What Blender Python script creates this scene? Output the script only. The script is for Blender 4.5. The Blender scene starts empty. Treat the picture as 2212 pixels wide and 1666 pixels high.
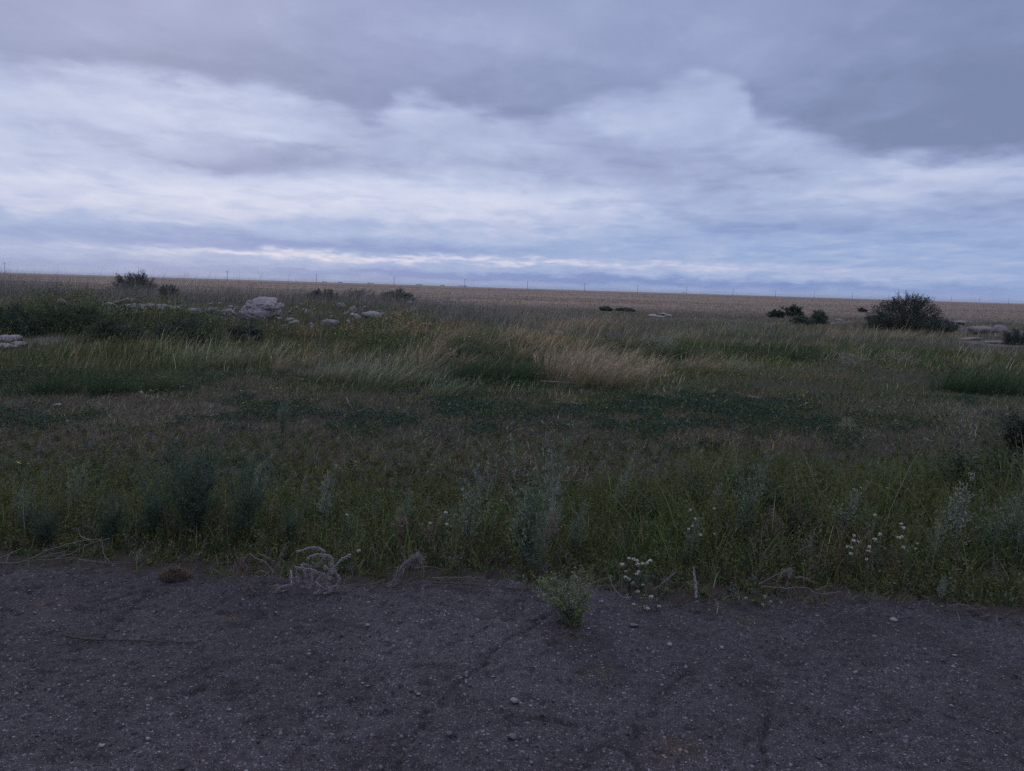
import bpy, math
import numpy as np
from mathutils import Matrix, Vector

# ------------------------------------------------------------------ camera, world, sun, exposure
SC = bpy.context.scene
COL = SC.collection
F = 1106 / math.tan(math.radians(33.5))         # focal length in pixels of a 2212 px wide frame
PITCH, ROLL, CAMZ = math.radians(-7.2), math.radians(1.735), 1.55
cd = bpy.data.cameras.new('camera'); cam = bpy.data.objects.new('camera', cd); COL.objects.link(cam)
cd.sensor_fit = 'HORIZONTAL'; cd.angle = math.radians(67); cd.clip_start = 0.05; cd.clip_end = 40000
RM = Matrix.Rotation(math.pi / 2 + PITCH, 3, 'X') @ Matrix.Rotation(ROLL, 3, 'Z')
cam.matrix_world = Matrix.Translation((0, 0, CAMZ)) @ RM.to_4x4()
SC.camera = cam
SC.cycles.use_denoising = False               # keep the fine grain of a dusk snapshot
RN = np.array(RM)
SC.view_settings.view_transform = 'Standard'; SC.view_settings.look = 'None'
SC.view_settings.exposure = 0.0; SC.view_settings.gamma = 1.0; SC.view_settings.use_curve_mapping = False


def pdir(px, py):
    v = RN @ np.array([(px - 1106) / F, (833 - py) / F, -1.0])
    return v / np.linalg.norm(v)


def uv(px, py):                                 # azimuth / elevation of a direction
    d = pdir(px, py)
    return math.atan2(d[0], d[1]), math.asin(d[2])


SUN_EL, SUN_AZ = math.radians(24), math.radians(-25)
w = bpy.data.worlds.new('World'); SC.world = w; w.use_nodes = True
NT = w.node_tree; NT.nodes.clear()


class X:                                        # tiny expression wrapper round math nodes
    nt = None

    def __init__(s, sock): s.s = sock

    @staticmethod
    def op(o, *a, clamp=False):
        n = X.nt.nodes.new('ShaderNodeMath'); n.operation = o; n.use_clamp = clamp
        for i, v in enumerate(a):
            if isinstance(v, X): X.nt.links.new(v.s, n.inputs[i])
            else: n.inputs[i].default_value = v
        return X(n.outputs[0])

    def __add__(s, o): return X.op('ADD', s, o)
    __radd__ = __add__
    def __sub__(s, o): return X.op('SUBTRACT', s, o)
    def __rsub__(s, o): return X.op('SUBTRACT', o, s)
    def __mul__(s, o): return X.op('MULTIPLY', s, o)
    __rmul__ = __mul__
    def __truediv__(s, o): return X.op('DIVIDE', s, o)
    def __rtruediv__(s, o): return X.op('DIVIDE', o, s)


def sstep(x, a, b):
    n = X.nt.nodes.new('ShaderNodeMapRange'); n.interpolation_type = 'SMOOTHSTEP'
    X.nt.links.new(x.s, n.inputs[0]); n.inputs[1].default_value = a; n.inputs[2].default_value = b
    return X(n.outputs[0])


def noise(vec, scale, detail=4, rough=.5, dist=0.):
    n = X.nt.nodes.new('ShaderNodeTexNoise'); n.inputs['Scale'].default_value = scale
    n.inputs['Detail'].default_value = detail; n.inputs['Roughness'].default_value = rough
    n.inputs['Distortion'].default_value = dist
    X.nt.links.new(vec, n.inputs['Vector'])
    return X(n.outputs[0])


def comb(x, y, z):
    n = X.nt.nodes.new('ShaderNodeCombineXYZ')
    for i, v in enumerate((x, y, z)):
        if isinstance(v, X): X.nt.links.new(v.s, n.inputs[i])
        else: n.inputs[i].default_value = v
    return n.outputs[0]


def curve(x, pts, lo, hi, vlo, vhi):            # float curve over [lo, hi] giving values in [vlo, vhi]
    n = X.nt.nodes.new('ShaderNodeFloatCurve')
    c = n.mapping.curves[0]
    P = sorted(((p[0] - lo) / (hi - lo), (p[1] - vlo) / (vhi - vlo)) for p in pts)
    c.points[0].location = P[0]; c.points[1].location = P[-1]
    for p in P[1:-1]: c.points.new(*p)
    n.mapping.update()
    X.nt.links.new(X.op('DIVIDE', x - lo, hi - lo, clamp=True).s, n.inputs['Value'])
    return X(n.outputs[0]) * (vhi - vlo) + vlo


def lin(c):
    return tuple(((v / 255) / 12.92 if v < 11 else ((v / 255 + .055) / 1.055) ** 2.4) for v in c)


X.nt = NT
tc = NT.nodes.new('ShaderNodeTexCoord')
sep = NT.nodes.new('ShaderNodeSeparateXYZ'); NT.links.new(tc.outputs['Generated'], sep.inputs[0])
dx, dy, dz = [X(o) for o in sep.outputs]
zz = X.op('MAXIMUM', dz, 0.0)
u0 = X.op('ARCTAN2', dx, dy)
v0 = X.op('ARCSINE', zz)
k = 1.0 / (zz + 0.10)
pl = comb(dx * k, dy * k, 0.0)                   # the clouds' own plane, flattening to the horizon
uvv = comb(u0 * 3.0, v0 * 9.0, 0.0)
nA = noise(pl, 1.3, 5, .55); nB = noise(comb(dx * k * 1.5, dy * k, 1.0), 4.0, 5, .52, .2); nC = noise(uvv, 2.3, 5, .6)
nD = noise(comb(u0 * 14.0, v0 * 60.0, 3.0), 1.0, 6, .62)
nE = noise(uvv, 5.0, 5, .55)
nP = noise(comb(u0 * 14.0, v0 * 22.0, 5.0), 1.0, 6, .58)
wz = sstep(v0, 0.0, 0.25)                        # warp less close to the horizon
u = u0 + (nC - .5) * .16
v = v0 + (nC - .5) * (wz * .05 + .004) + (nE - .5) * (wz * .03 + .006)


def blob(px, py, rx, ry, shear=0., uu=None, vv=None):
    cu, cv = uv(px, py)
    a = ((uu or u) - cu)
    b = ((vv or v) - cv - a * shear) * (F * 1.0 / ry)
    a = a * (F / rx)
    return X.op('EXPONENT', (a * a + b * b) * -1.0)


def edge(pts, below, above, vv, lo=-.75, hi=.75):
    P = [uv(*p) for p in pts]
    c = curve(u0, P, lo, hi, 0., .6)
    return sstep(vv - c, -below, above)


top = edge([(0, 150), (196, 160), (417, 184), (578, 202), (711, 241), (804, 266), (870, 226), (960, 236), (1085, 262),
            (1263, 240), (1340, 216), (1440, 196), (1540, 182), (1600, 200), (1640, 262), (1740, 300), (1850, 340),
            (2002, 353), (2104, 343), (2212, 356)], .010, .022, v0 + (nE - .5) * .030 + (nC - .5) * .02 + (nP - .5) * .022 + (noise(pl, 5.0, 6, .5) - .5) * .035)
# brightness of the open middle layer
t = .515 + (nA - .5) * .36 + (nB - .5) * .22 + (nD - .5) * .07
t = t + blob(200, 410, 800, 60) * .30 + blob(1050, 430, 420, 45) * .24 + blob(250, 220, 480, 55) * .14
t = t - blob(600, 350, 250, 30, .12) * .34 - blob(470, 365, 170, 12) * .14 + blob(600, 295, 120, 12) * .16
t = t - blob(1480, 395, 330, 55, -.14) * .24 + blob(1330, 270, 260, 34, .2) * .10 + blob(1950, 425, 330, 30) * .26
t = t - blob(1700, 490, 190, 20) * .20 - blob(2130, 440, 140, 40) * .22 + blob(2050, 370, 200, 16) * .18
t = t - blob(100, 178, 180, 12) * .12
# low bank on the left and blue belt over the horizon
vl = v0 + (nD - .5) * .026 + (nE - .5) * .016
bank = 1.0 - edge([(0, 452), (90, 464), (160, 452), (240, 470), (420, 484), (640, 480), (860, 486), (1000, 500),
                   (1200, 516), (1400, 540), (1600, 560), (1850, 575), (2212, 600)], .006, .004, v0 + (nD - .5) * .014 + (nP - .5) * .030)
t2 = .50 + (nD - .5) * .30 + (nP - .5) * .34 + (nB - .5) * .16
t2 = t2 - blob(420, 520, 520, 20, 0., u, vl) * .34 - blob(900, 540, 330, 12, 0, u, vl) * .15 + blob(980, 512, 220, 12, 0, u, vl) * .12
t2 = t2 + blob(1000, 561, 620, 8.5, 0., u, vl) * (sstep(nB, .38, .62) * .30 + .18) + blob(560, 548, 240, 7, 0., u, vl) * .34
t2 = t2 - blob(900, 596, 1100, 12, 0., u, vl) * .28 - blob(1400, 606, 700, 9, 0., u, vl) * .30 + blob(1900, 600, 500, 20, 0, u, vl) * .12
tm = t + bank * (t2 - t)
# high dark sheet
t1 = .19 + (nA - .5) * .26 + (nC - .5) * .16 + (nB - .5) * .05
t1 = t1 - top * (1.0 - sstep(v0, .20, .32)) * .07 + blob(1010, 70, 420, 70) * .17 + blob(1560, 90, 170, 110) * .12 + blob(40, 20, 300, 60) * .10
t1 = t1 - blob(2130, 230, 380, 150) * .12 - blob(760, 215, 260, 30) * .05 - blob(420, 140, 220, 25) * .04
t1 = t1 + blob(1850, 262, 120, 12, .25) * .07 - blob(2120, 60, 200, 110) * .05
nF = noise(pl, 2.4, 6, .5, .3); nG = noise(comb(dx * k * 1.6 + 7.0, dy * k * .8, 4.0), 3.4, 7, .52, .2)
flake = sstep(nF, .46, .66) - sstep(nF, .60, .85) * .5
puff = sstep(nG, .50, .68)
tm = tm - flake * (1.0 - bank) * .13 + (nP - .5) * (1.0 - bank) * .22 + puff * .06 * (1.0 - sstep(v0, .30, .40))
t1 = t1 - flake * .06 + puff * .05 + (nP - .5) * .07
tt = tm + top * (t1 - tm)
hi = sstep(v0, .45, .95); tt = tt + hi * (.80 + (nA - .5) * .3 - tt)   # overhead sky, out of view, made brighter to light the ground
rampn = NT.nodes.new('ShaderNodeValToRGB'); cr = rampn.color_ramp
cr.elements[0].position = 0.; cr.elements[0].color = lin((123, 136, 172)) + (1,)
cr.elements[1].position = 1.; cr.elements[1].color = lin((220, 224, 242)) + (1,)
for p, c in ((.12, (135, 147, 186)), (.28, (150, 161, 200)), (.55, (175, 187, 221)), (.8, (202, 210, 236))):
    e = cr.elements.new(p); e.color = lin(c) + (1,)
NT.links.new(tt.s, rampn.inputs[0])
ramp2 = NT.nodes.new('ShaderNodeValToRGB'); cr = ramp2.color_ramp
cr.elements[0].position = .1; cr.elements[0].color = lin((122, 147, 202)) + (1,)
cr.elements[1].position = 1.; cr.elements[1].color = lin((214, 214, 236)) + (1,)
e = cr.elements.new(.5); e.color = lin((155, 176, 218)) + (1,)
NT.links.new(tt.s, ramp2.inputs[0])


def mixc(f, a, b):
    n = X.nt.nodes.new('ShaderNodeMix'); n.data_type = 'RGBA'
    if isinstance(f, X): X.nt.links.new(f.s, n.inputs[0])
    else: n.inputs[0].default_value = f
    for i, s in ((6, a), (7, b)):
        if isinstance(s, tuple): n.inputs[i].default_value = s if len(s) == 4 else s + (1,)
        else: X.nt.links.new(s, n.inputs[i])
    return n.outputs[2]


lowf = 1.0 - sstep(v0, .045, .14)
cloud = mixc(lowf, rampn.outputs[0], ramp2.outputs[0])
sky = NT.nodes.new('ShaderNodeTexSky'); sky.sky_type = 'NISHITA'; sky.sun_disc = False
sky.sun_elevation = SUN_EL; sky.sun_rotation = SUN_AZ
bgs = NT.nodes.new('ShaderNodeBackground'); bgs.inputs[1].default_value = .08
NT.links.new(sky.outputs[0], bgs.inputs[0])
bgc = NT.nodes.new('ShaderNodeBackground'); bgc.inputs[1].default_value = 1.0
NT.links.new(cloud, bgc.inputs[0])
ms = NT.nodes.new('ShaderNodeMixShader'); ms.inputs[0].default_value = .94
NT.links.new(bgs.outputs[0], ms.inputs[1]); NT.links.new(bgc.outputs[0], ms.inputs[2])
wo = NT.nodes.new('ShaderNodeOutputWorld'); NT.links.new(ms.outputs[0], wo.inputs[0])

sl = bpy.data.lights.new('sun', 'SUN'); sl.energy = .35; sl.angle = math.radians(25); sl.color = (1, .93, .86)
so = bpy.data.objects.new('sun', sl); COL.objects.link(so)
sd = Vector((math.sin(SUN_AZ) * math.cos(SUN_EL), math.cos(SUN_AZ) * math.cos(SUN_EL), math.sin(SUN_EL)))
so.rotation_euler = sd.to_track_quat('Z', 'Y').to_euler(); so.location = sd * 60

# ------------------------------------------------------------------ helpers
rng = np.random.default_rng(11)


def tag(o, label=None, cat=None, group=None, kind=None):
    if label: o['label'] = label
    if cat: o['category'] = cat
    if group: o['group'] = group
    if kind: o['kind'] = kind
    return o


def hsh(ix, iy, s):
    h = (ix.astype(np.int64) * 374761393 + iy.astype(np.int64) * 668265263 + s * 974634777) & 0x7fffffff
    h = ((h ^ (h >> 13)) * 1274126177) & 0x7fffffff
    return ((h ^ (h >> 16)) & 0xffff) / 65535.0


def vn(x, y, s=0):
    x = np.asarray(x, float); y = np.asarray(y, float)
    ix, iy = np.floor(x), np.floor(y); fx, fy = x - ix, y - iy
    fx = fx * fx * (3 - 2 * fx); fy = fy * fy * (3 - 2 * fy)
    a, b, c, d = hsh(ix, iy, s), hsh(ix + 1, iy, s), hsh(ix, iy + 1, s), hsh(ix + 1, iy + 1, s)
    return (a * (1 - fx) + b * fx) * (1 - fy) + (c * (1 - fx) + d * fx) * fy


def fbm(x, y, s=0, o=4):
    r = 0; a = .5; t_ = 0
    for i in range(o):
        r = r + a * vn(x * 2 ** i, y * 2 ** i, s + i * 17); t_ += a; a *= .5
    return r / t_


def ss(x, a, b):
    t_ = np.clip((np.asarray(x, float) - a) / (b - a), 0, 1)
    return t_ * t_ * (3 - 2 * t_)


def road_edge(x):
    x = np.asarray(x, float)
    return 3.95 - .056 * x + .22 * (fbm(x * 1.1 + 9, x * 0 + 3, 5, 3) - .5) + .15 * (fbm(x * 7, x * 0, 8, 3) - .5)


def H(x, y):                                     # terrain height
    x = np.asarray(x, float); y = np.asarray(y, float)
    h = -.05 + .10 * (fbm(x / 3.1, y / 3.1, 1, 4) - .5) * ss(y, 3.8, 8) + .22 * (fbm(x / 14 + 5, y / 14, 2, 3) - .5) * ss(y, 9, 22)
    h = h + .5 * (fbm(x / 260, y / 160, 4, 3) - .5) * ss(y, 120, 400) * (1 - ss(y, 700, 900))
    left = ss(-x, -1.5, 7) * ss(y, 16.5, 26) * (1 - ss(y, 34, 62))
    h = h + left * (.66 + .5 * (fbm(x / 2.6, y / 2.6, 6, 3) - .5))
    right = ss(x, 15, 22) * ss(y, 22, 30) * (1 - ss(y, 40, 60))
    h = h + right * (.40 + .5 * (fbm(x / 2.2, y / 2.2, 9, 3) - .5))
    return h


GT = 1.5 * 1.0022 ** np.arange(3900)


def gp(px, py):                                  # ground point under a photograph pixel
    d = pdir(px, py); i = np.nonzero(d[2] * GT + CAMZ < H(d[0] * GT, d[1] * GT))[0]
    t_ = GT[i[0]] if len(i) else 9000.
    return np.array([d[0] * t_, d[1] * t_, float(H(d[0] * t_, d[1] * t_))])


def at_depth(px, py, Y):                         # point of a pixel's ray at distance Y from the camera
    d = pdir(px, py); t_ = Y / d[1]
    return np.array([d[0] * t_, Y, CAMZ + d[2] * t_])


def hgt(px, yb, yt):                             # height of an upright thing from its base and top pixel
    b = gp(px, yb)
    return max(.05, at_depth(px, yt, b[1])[2] - b[2])


class MB:
    """collects vertices, faces and per-vertex colours; builds ONE mesh object"""
    def __init__(s): s.v = []; s.f = {3: [], 4: []}; s.c = []; s.n = 0

    def add(s, v, f, c):
        v = np.asarray(v, float).reshape(-1, 3); f = np.asarray(f, np.int64)
        c = np.asarray(c, float)
        if c.ndim == 1: c = np.tile(c, (len(v), 1))
        s.v.append(v); s.f[f.shape[1]].append(f + s.n); s.c.append(c); s.n += len(v)
        return s

    def build(s, name, mat, parent=None, smooth=False):
        me = bpy.data.meshes.new(name)
        V = np.concatenate(s.v).astype(np.float32); C = np.concatenate(s.c)
        T = [np.concatenate(s.f[k_]) for k_ in (3, 4) if s.f[k_]]
        me.vertices.add(len(V)); me.vertices.foreach_set('co', V.ravel())
        idx = np.concatenate([t_.ravel() for t_ in T]); cnt = np.concatenate([np.full(len(t_), t_.shape[1]) for t_ in T])
        me.loops.add(len(idx)); me.loops.foreach_set('vertex_index', idx.astype(np.int32))
        me.polygons.add(len(cnt))
        me.polygons.foreach_set('loop_start', np.concatenate([[0], np.cumsum(cnt)[:-1]]).astype(np.int32))
        me.polygons.foreach_set('loop_total', cnt.astype(np.int32))
        if smooth: me.polygons.foreach_set('use_smooth', np.ones(len(cnt), bool))
        at = me.attributes.new('tint', 'FLOAT_COLOR', 'POINT')
        at.data.foreach_set('color', np.concatenate([C, np.ones((len(C), 1))], 1).astype(np.float32).ravel())
        me.materials.append(mat); me.update(); me.validate()
        o = bpy.data.objects.new(name, me); COL.objects.link(o)
        if parent: o.parent = parent
        return o


def empty(name, loc, rz=0, sc=1):
    o = bpy.data.objects.new(name, None); COL.objects.link(o); o.empty_display_size = .1
    o.location = tuple(float(q) for q in loc); o.rotation_euler = (0, 0, rz)
    o.scale = (sc, sc, sc) if np.isscalar(sc) else sc
    return o


def copy_tree(o, parent=None):
    c = o.copy(); COL.objects.link(c); c.parent = parent
    for ch in [q for q in COL.objects if q.parent == o]: copy_tree(ch, c)
    return c


def blades(mb, P, h, wd, lean, col, seg=2, tipcol=None, droop=.15, r=rng):
    n = len(P)
    if n == 0: return
    yaw = r.uniform(0, math.pi, n); wv = np.stack([np.cos(yaw), np.sin(yaw) * .6, np.zeros(n)], 1) * (wd / 2)[:, None]
    rows = []; cols = []
    for k_ in range(seg + 1):
        t_ = k_ / seg
        c = P + np.stack([lean[:, 0] * t_ ** 1.6, lean[:, 1] * t_ ** 1.6, h * (t_ - droop * t_ * t_)], 1)
        cc = col if tipcol is None else col * (1 - t_) + tipcol * t_
        if k_ < seg:
            s_ = (1 - t_) ** .5
            rows += [c - wv * s_, c + wv * s_]; cols += [cc, cc]
        else: rows.append(c); cols.append(cc)
    m = 2 * seg + 1
    V = np.stack(rows, 1).reshape(-1, 3); C = np.stack(cols, 1).reshape(-1, 3)
    b = np.arange(n) * m
    for k_ in range(seg - 1):
        q = b + 2 * k_
        if k_ == 0: Q = []
        Q.append(np.stack([q, q + 1, q + 3, q + 2], 1))
    T = np.stack([b + 2 * seg - 2, b + 2 * seg - 1, b + 2 * seg], 1)
    base = mb.n
    mb.v.append(V); mb.c.append(C); mb.n += len(V)
    if seg > 1: mb.f[4].append(np.concatenate(Q) + base)
    mb.f[3].append(T + base)


def leaves(mb, P, A, ln, wd, col, r=rng):
    """diamond leaves: centre-base P, axis A (unit), length ln, width wd"""
    n = len(P)
    rv = r.normal(size=(n, 3)); side = np.cross(A, rv); side /= np.linalg.norm(side, axis=1)[:, None] + 1e-9
    L = A * ln[:, None]; W = side * (wd / 2)[:, None]
    V = np.stack([P, P + L * .5 - W, P + L, P + L * .5 + W], 1).reshape(-1, 3)
    q = np.arange(n) * 4
    mb.add(V, np.stack([q, q + 1, q + 2, q + 3], 1), np.repeat(col, 4, 0))


def unit(a): return a / (np.linalg.norm(a, axis=-1, keepdims=True) + 1e-9)


def tube(mb, pts, rad, col, sides=5):
    pts = np.asarray(pts, float); n = len(pts); rad = np.broadcast_to(rad, (n,))
    tg = unit(np.gradient(pts, axis=0)); ref = np.array([.31, .22, .92]) if abs(tg[0, 2]) < .9 else np.array([1., .1, 0])
    a = unit(np.cross(tg, ref)); b = np.cross(tg, a)
    an = np.arange(sides) * 2 * math.pi / sides
    V = pts[:, None] + rad[:, None, None] * (np.cos(an)[None, :, None] * a[:, None] + np.sin(an)[None, :, None] * b[:, None])
    i = np.arange(n - 1)[:, None] * sides; j = np.arange(sides)[None]; j2 = (j + 1) % sides
    mb.add(V.reshape(-1, 3), np.stack([i + j, i + j2, i + sides + j2, i + sides + j], -1).reshape(-1, 4), col)


def spline(P, n=24):
    P = np.asarray(P, float); m = len(P); Q = np.vstack([2 * P[0] - P[1], P, 2 * P[-1] - P[-2]])
    out = []
    for tt_ in np.linspace(0, m - 1 - 1e-6, n):
        i = int(tt_); f = tt_ - i; a, b, c, d = Q[i:i + 4]
        out.append(.5 * (2 * b + (c - a) * f + (2 * a - 5 * b + 4 * c - d) * f * f + (3 * b - a - 3 * c + d) * f ** 3))
    return np.array(out)


ICO = None
def ico(sub):
    import bmesh
    bm = bmesh.new(); bmesh.ops.create_icosphere(bm, subdivisions=sub, radius=1)
    V = np.array([q.co[:] for q in bm.verts]); Fc = np.array([[q.index for q in f.verts] for f in bm.faces]); bm.free()
    return V, Fc
I1, I3 = ico(1), ico(4)


def rock(mb, c, size, r, col, cuts=14, rough=.06, sub=None):
    V, Fc = sub or I3
    n = unit(r.normal(size=(cuts, 3))); kk = r.uniform(.62, 1., cuts)
    dt = V @ n.T
    rad = np.min(np.where(dt > .05, kk / np.maximum(dt, .05), 9), 1)
    rad = np.minimum(rad, 1.25)
    D = V * rad[:, None]
    q = D * 3 + r.uniform(0, 50, 3)
    D = D * (1 + rough * (fbm(q[:, 0] + q[:, 2], q[:, 1] - q[:, 2], 3, 4)[:, None] - .5) * 2)
    mott = .72 + .55 * fbm(q[:, 0] * 1.7, q[:, 1] * 1.7 + q[:, 2], 7, 4)
    mb.add(D * np.asarray(size) + np.asarray(c), Fc, np.asarray(col)[None] * mott[:, None])


# ------------------------------------------------------------------ materials
def pmat(name, rough=.85, spec=.25, transl=0., bump=None, var=.35, vscale=60.):
    m = bpy.data.materials.new(name); m.use_nodes = True; nt = m.node_tree; X.nt = nt
    bs = nt.nodes['Principled BSDF']; out = nt.nodes['Material Output']
    bs.inputs['Roughness'].default_value = rough; bs.inputs['Specular IOR Level'].default_value = spec
    at = nt.nodes.new('ShaderNodeAttribute'); at.attribute_name = 'tint'
    geo = nt.nodes.new('ShaderNodeNewGeometry')
    nz = noise(geo.outputs['Position'], vscale, 3)
    mul = nt.nodes.new('ShaderNodeVectorMath'); mul.operation = 'SCALE'
    nt.links.new(at.outputs['Color'], mul.inputs[0]); nt.links.new(((nz - .5) * (2 * var) + 1.0).s, mul.inputs['Scale'])
    nt.links.new(mul.outputs[0], bs.inputs['Base Color'])
    if bump:
        bn = nt.nodes.new('ShaderNodeBump'); bn.inputs['Strength'].default_value = bump[0]; bn.inputs['Distance'].default_value = bump[1]
        nt.links.new(noise(geo.outputs['Position'], bump[2], 6, .65).s, bn.inputs['Height']); nt.links.new(bn.outputs[0], bs.inputs['Normal'])
    if transl:
        tr = nt.nodes.new('ShaderNodeBsdfTranslucent'); nt.links.new(mul.outputs[0], tr.inputs[0])
        mx = nt.nodes.new('ShaderNodeMixShader'); mx.inputs[0].default_value = transl
        nt.links.new(bs.outputs[0], mx.inputs[1]); nt.links.new(tr.outputs[0], mx.inputs[2]); nt.links.new(mx.outputs[0], out.inputs[0])
    return m


M_grass = pmat('grass_blade', .7, .25, .28, var=.25, vscale=9)
M_leaf = pmat('leaf', .75, .2, .22, var=.25, vscale=25)
M_stem = pmat('stem', .8, .2, 0, var=.3, vscale=90)
M_dry = pmat('dry_stem', .8, .25, .1, var=.35, vscale=120)
M_petal = pmat('petal', .6, .2, .3, var=.1, vscale=200)
M_rock = pmat('broken_stone', .9, .2, 0, bump=(.7, .03, 14), var=.35, vscale=7)
M_peb = pmat('pebble', .85, .3, 0, bump=(.5, .003, 250), var=.3, vscale=160)
M_wood = pmat('weathered_wood', .85, .2, 0, bump=(.5, .02, 8), var=.3, vscale=12)
M_metal = pmat('crossarm_metal', .6, .4, 0, var=.2, vscale=20)

# ground
gm = pmat('steppe_soil', .95, .12, 0, var=.0); nt = gm.node_tree; X.nt = nt
bs = nt.nodes['Principled BSDF']; geo = nt.nodes.new('ShaderNodeNewGeometry'); pos = geo.outputs['Position']
at = nt.nodes.new('ShaderNodeAttribute'); at.attribute_name = 'tint'
sp = nt.nodes.new('ShaderNodeSeparateXYZ'); nt.links.new(pos, sp.inputs[0]); gx, gy = X(sp.outputs[0]), X(sp.outputs[1])
n1 = noise(pos, 14, 6, .7); n2 = noise(pos, 1.3, 5, .6)
n3 = noise(comb(gx * .006, gy * .022, 0.), 1., 8, .68); n4 = noise(comb(gx * .05, gy * .16, 2.), 1., 6, .7)
far = sstep(gy, 60, 200)
f_ = .62 + n1 * .45 + n2 * .35
f_ = f_ + far * ((n3 - .5) * 1.9 + (n4 - .5) * .7)
sc_ = nt.nodes.new('ShaderNodeVectorMath'); sc_.operation = 'SCALE'
nt.links.new(at.outputs['Color'], sc_.inputs[0]); nt.links.new(X.op('MAXIMUM', f_, .25).s, sc_.inputs['Scale'])
nt.links.new(sc_.outputs[0], bs.inputs['Base Color'])
bn = nt.nodes.new('ShaderNodeBump'); bn.inputs['Strength'].default_value = .8; bn.inputs['Distance'].default_value = .03
nt.links.new(n1.s, bn.inputs['Height']); nt.links.new(bn.outputs[0], bs.inputs['Normal'])

# asphalt
am = bpy.data.materials.new('old_asphalt'); am.use_nodes = True; nt = am.node_tree; X.nt = nt
bs = nt.nodes['Principled BSDF']; bs.inputs['Roughness'].default_value = .85; bs.inputs['Specular IOR Level'].default_value = .3
geo = nt.nodes.new('ShaderNodeNewGeometry'); pos = geo.outputs['Position']
at = nt.nodes.new('ShaderNodeAttribute'); at.attribute_name = 'tint'
def voro(scale, feat='F1'):
    n = nt.nodes.new('ShaderNodeTexVoronoi'); n.inputs['Scale'].default_value = scale; n.feature = feat
    # irregular cells: warp the lookup
    nz = nt.nodes.new('ShaderNodeTexNoise'); nz.inputs['Scale'].default_value = scale * .8; nt.links.new(pos, nz.inputs['Vector'])
    mx = nt.nodes.new('ShaderNodeVectorMath'); mx.operation = 'MULTIPLY_ADD'; mx.inputs[1].default_value = (.6 / scale,) * 3
    nt.links.new(nz.outputs['Color'], mx.inputs[0]); nt.links.new(pos, mx.inputs[2]); nt.links.new(mx.outputs[0], n.inputs['Vector'])
    return n
va, vb, vc = voro(85), voro(50), voro(190)
def cellval(vo):
    s_ = nt.nodes.new('ShaderNodeSeparateColor'); nt.links.new(vo.outputs['Color'], s_.inputs[0]); return X(s_.outputs[0]), X(s_.outputs[1])
ca, ca2 = cellval(va); cb, cb2 = cellval(vb); cc, cc2 = cellval(vc)
nz1 = noise(pos, 22, 6, .72); nz2 = noise(pos, 1.6, 4, .55); nz3 = noise(pos, 260, 3, .6)
inA = 1.0 - sstep(X(va.outputs['Distance']), .28, .46); inB = 1.0 - sstep(X(vb.outputs['Distance']), .22, .42); inC = 1.0 - sstep(X(vc.outputs['Distance']), .3, .5)
stA = inA * sstep(ca, .62, .95); stB = inB * sstep(cb, .78, .98); stC = inC * sstep(cc, .55, .95)
drk = inA * sstep(ca2, .72, .95)
val = .62 + (nz1 - .5) * 1.25 + (nz2 - .5) * .4 + (nz3 - .5) * 1.3 + stA * 1.5 + stB * 2.2 + stC * 2.0 - drk * .55
sc_ = nt.nodes.new('ShaderNodeVectorMath'); sc_.operation = 'SCALE'
nt.links.new(at.outputs['Color'], sc_.inputs[0]); nt.links.new(X.op('MAXIMUM', val, .12).s, sc_.inputs['Scale'])
nt.links.new(sc_.outputs[0], bs.inputs['Base Color'])
hb = nz1 * 1.0 + inA * ca * .5 + inB * sstep(cb, .5, 1.) * .6 + inC * .2
bn = nt.nodes.new('ShaderNodeBump'); bn.inputs['Strength'].default_value = .9; bn.inputs['Distance'].default_value = .009
nt.links.new(hb.s, bn.inputs['Height']); nt.links.new(bn.outputs[0], bs.inputs['Normal'])

# ------------------------------------------------------------------ structure: ground, road, lake
def axis(fine, lim, ratio=1.13):
    a = list(fine); s_ = a[-1] - a[-2]
    while a[-1] < lim: s_ *= ratio; a.append(a[-1] + s_)
    return a


def grid(xs, ys, zf, cf, mat, name):
    Xg, Yg = np.meshgrid(xs, ys); Z = zf(Xg, Yg)
    nx, ny = len(xs), len(ys)
    i = np.arange(ny - 1)[:, None] * nx + np.arange(nx - 1)[None]
    mb = MB(); mb.add(np.stack([Xg, Yg, Z], -1).reshape(-1, 3), np.stack([i, i + 1, i + nx + 1, i + nx], -1).reshape(-1, 4), cf(Xg.ravel(), Yg.ravel()))
    return mb.build(name, mat, smooth=True)


def patch(pts):                                  # patches of bare or pale soil: (px, py, rx, ry, value)
    out = []
    for px, py, rx, ry, c in pts:
        p = gp(px, py); q0 = gp(px, py + ry)[1]; ry_ = max(.15, abs(p[1] - q0))
        out.append((p[0], p[1], rx / F * p[1], ry_, c))
    return out


SOIL = patch([(60, 742, 60, 12, 'pale'), (300, 668, 120, 12, 'pale'), (540, 690, 70, 8, 'pale'), (330, 660, 90, 8, 'pale'),
              (2120, 712, 60, 22, 'pale'), (2150, 742, 80, 8, 'pale'), (1810, 694, 60, 8, 'pale'), (2060, 690, 60, 8, 'pale'), (1400, 1030, 260, 22, 'litter'),
              (900, 990, 300, 26, 'litter'), (560, 880, 200, 8, 'litter'), (150, 960, 260, 60, 'litter')])


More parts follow.
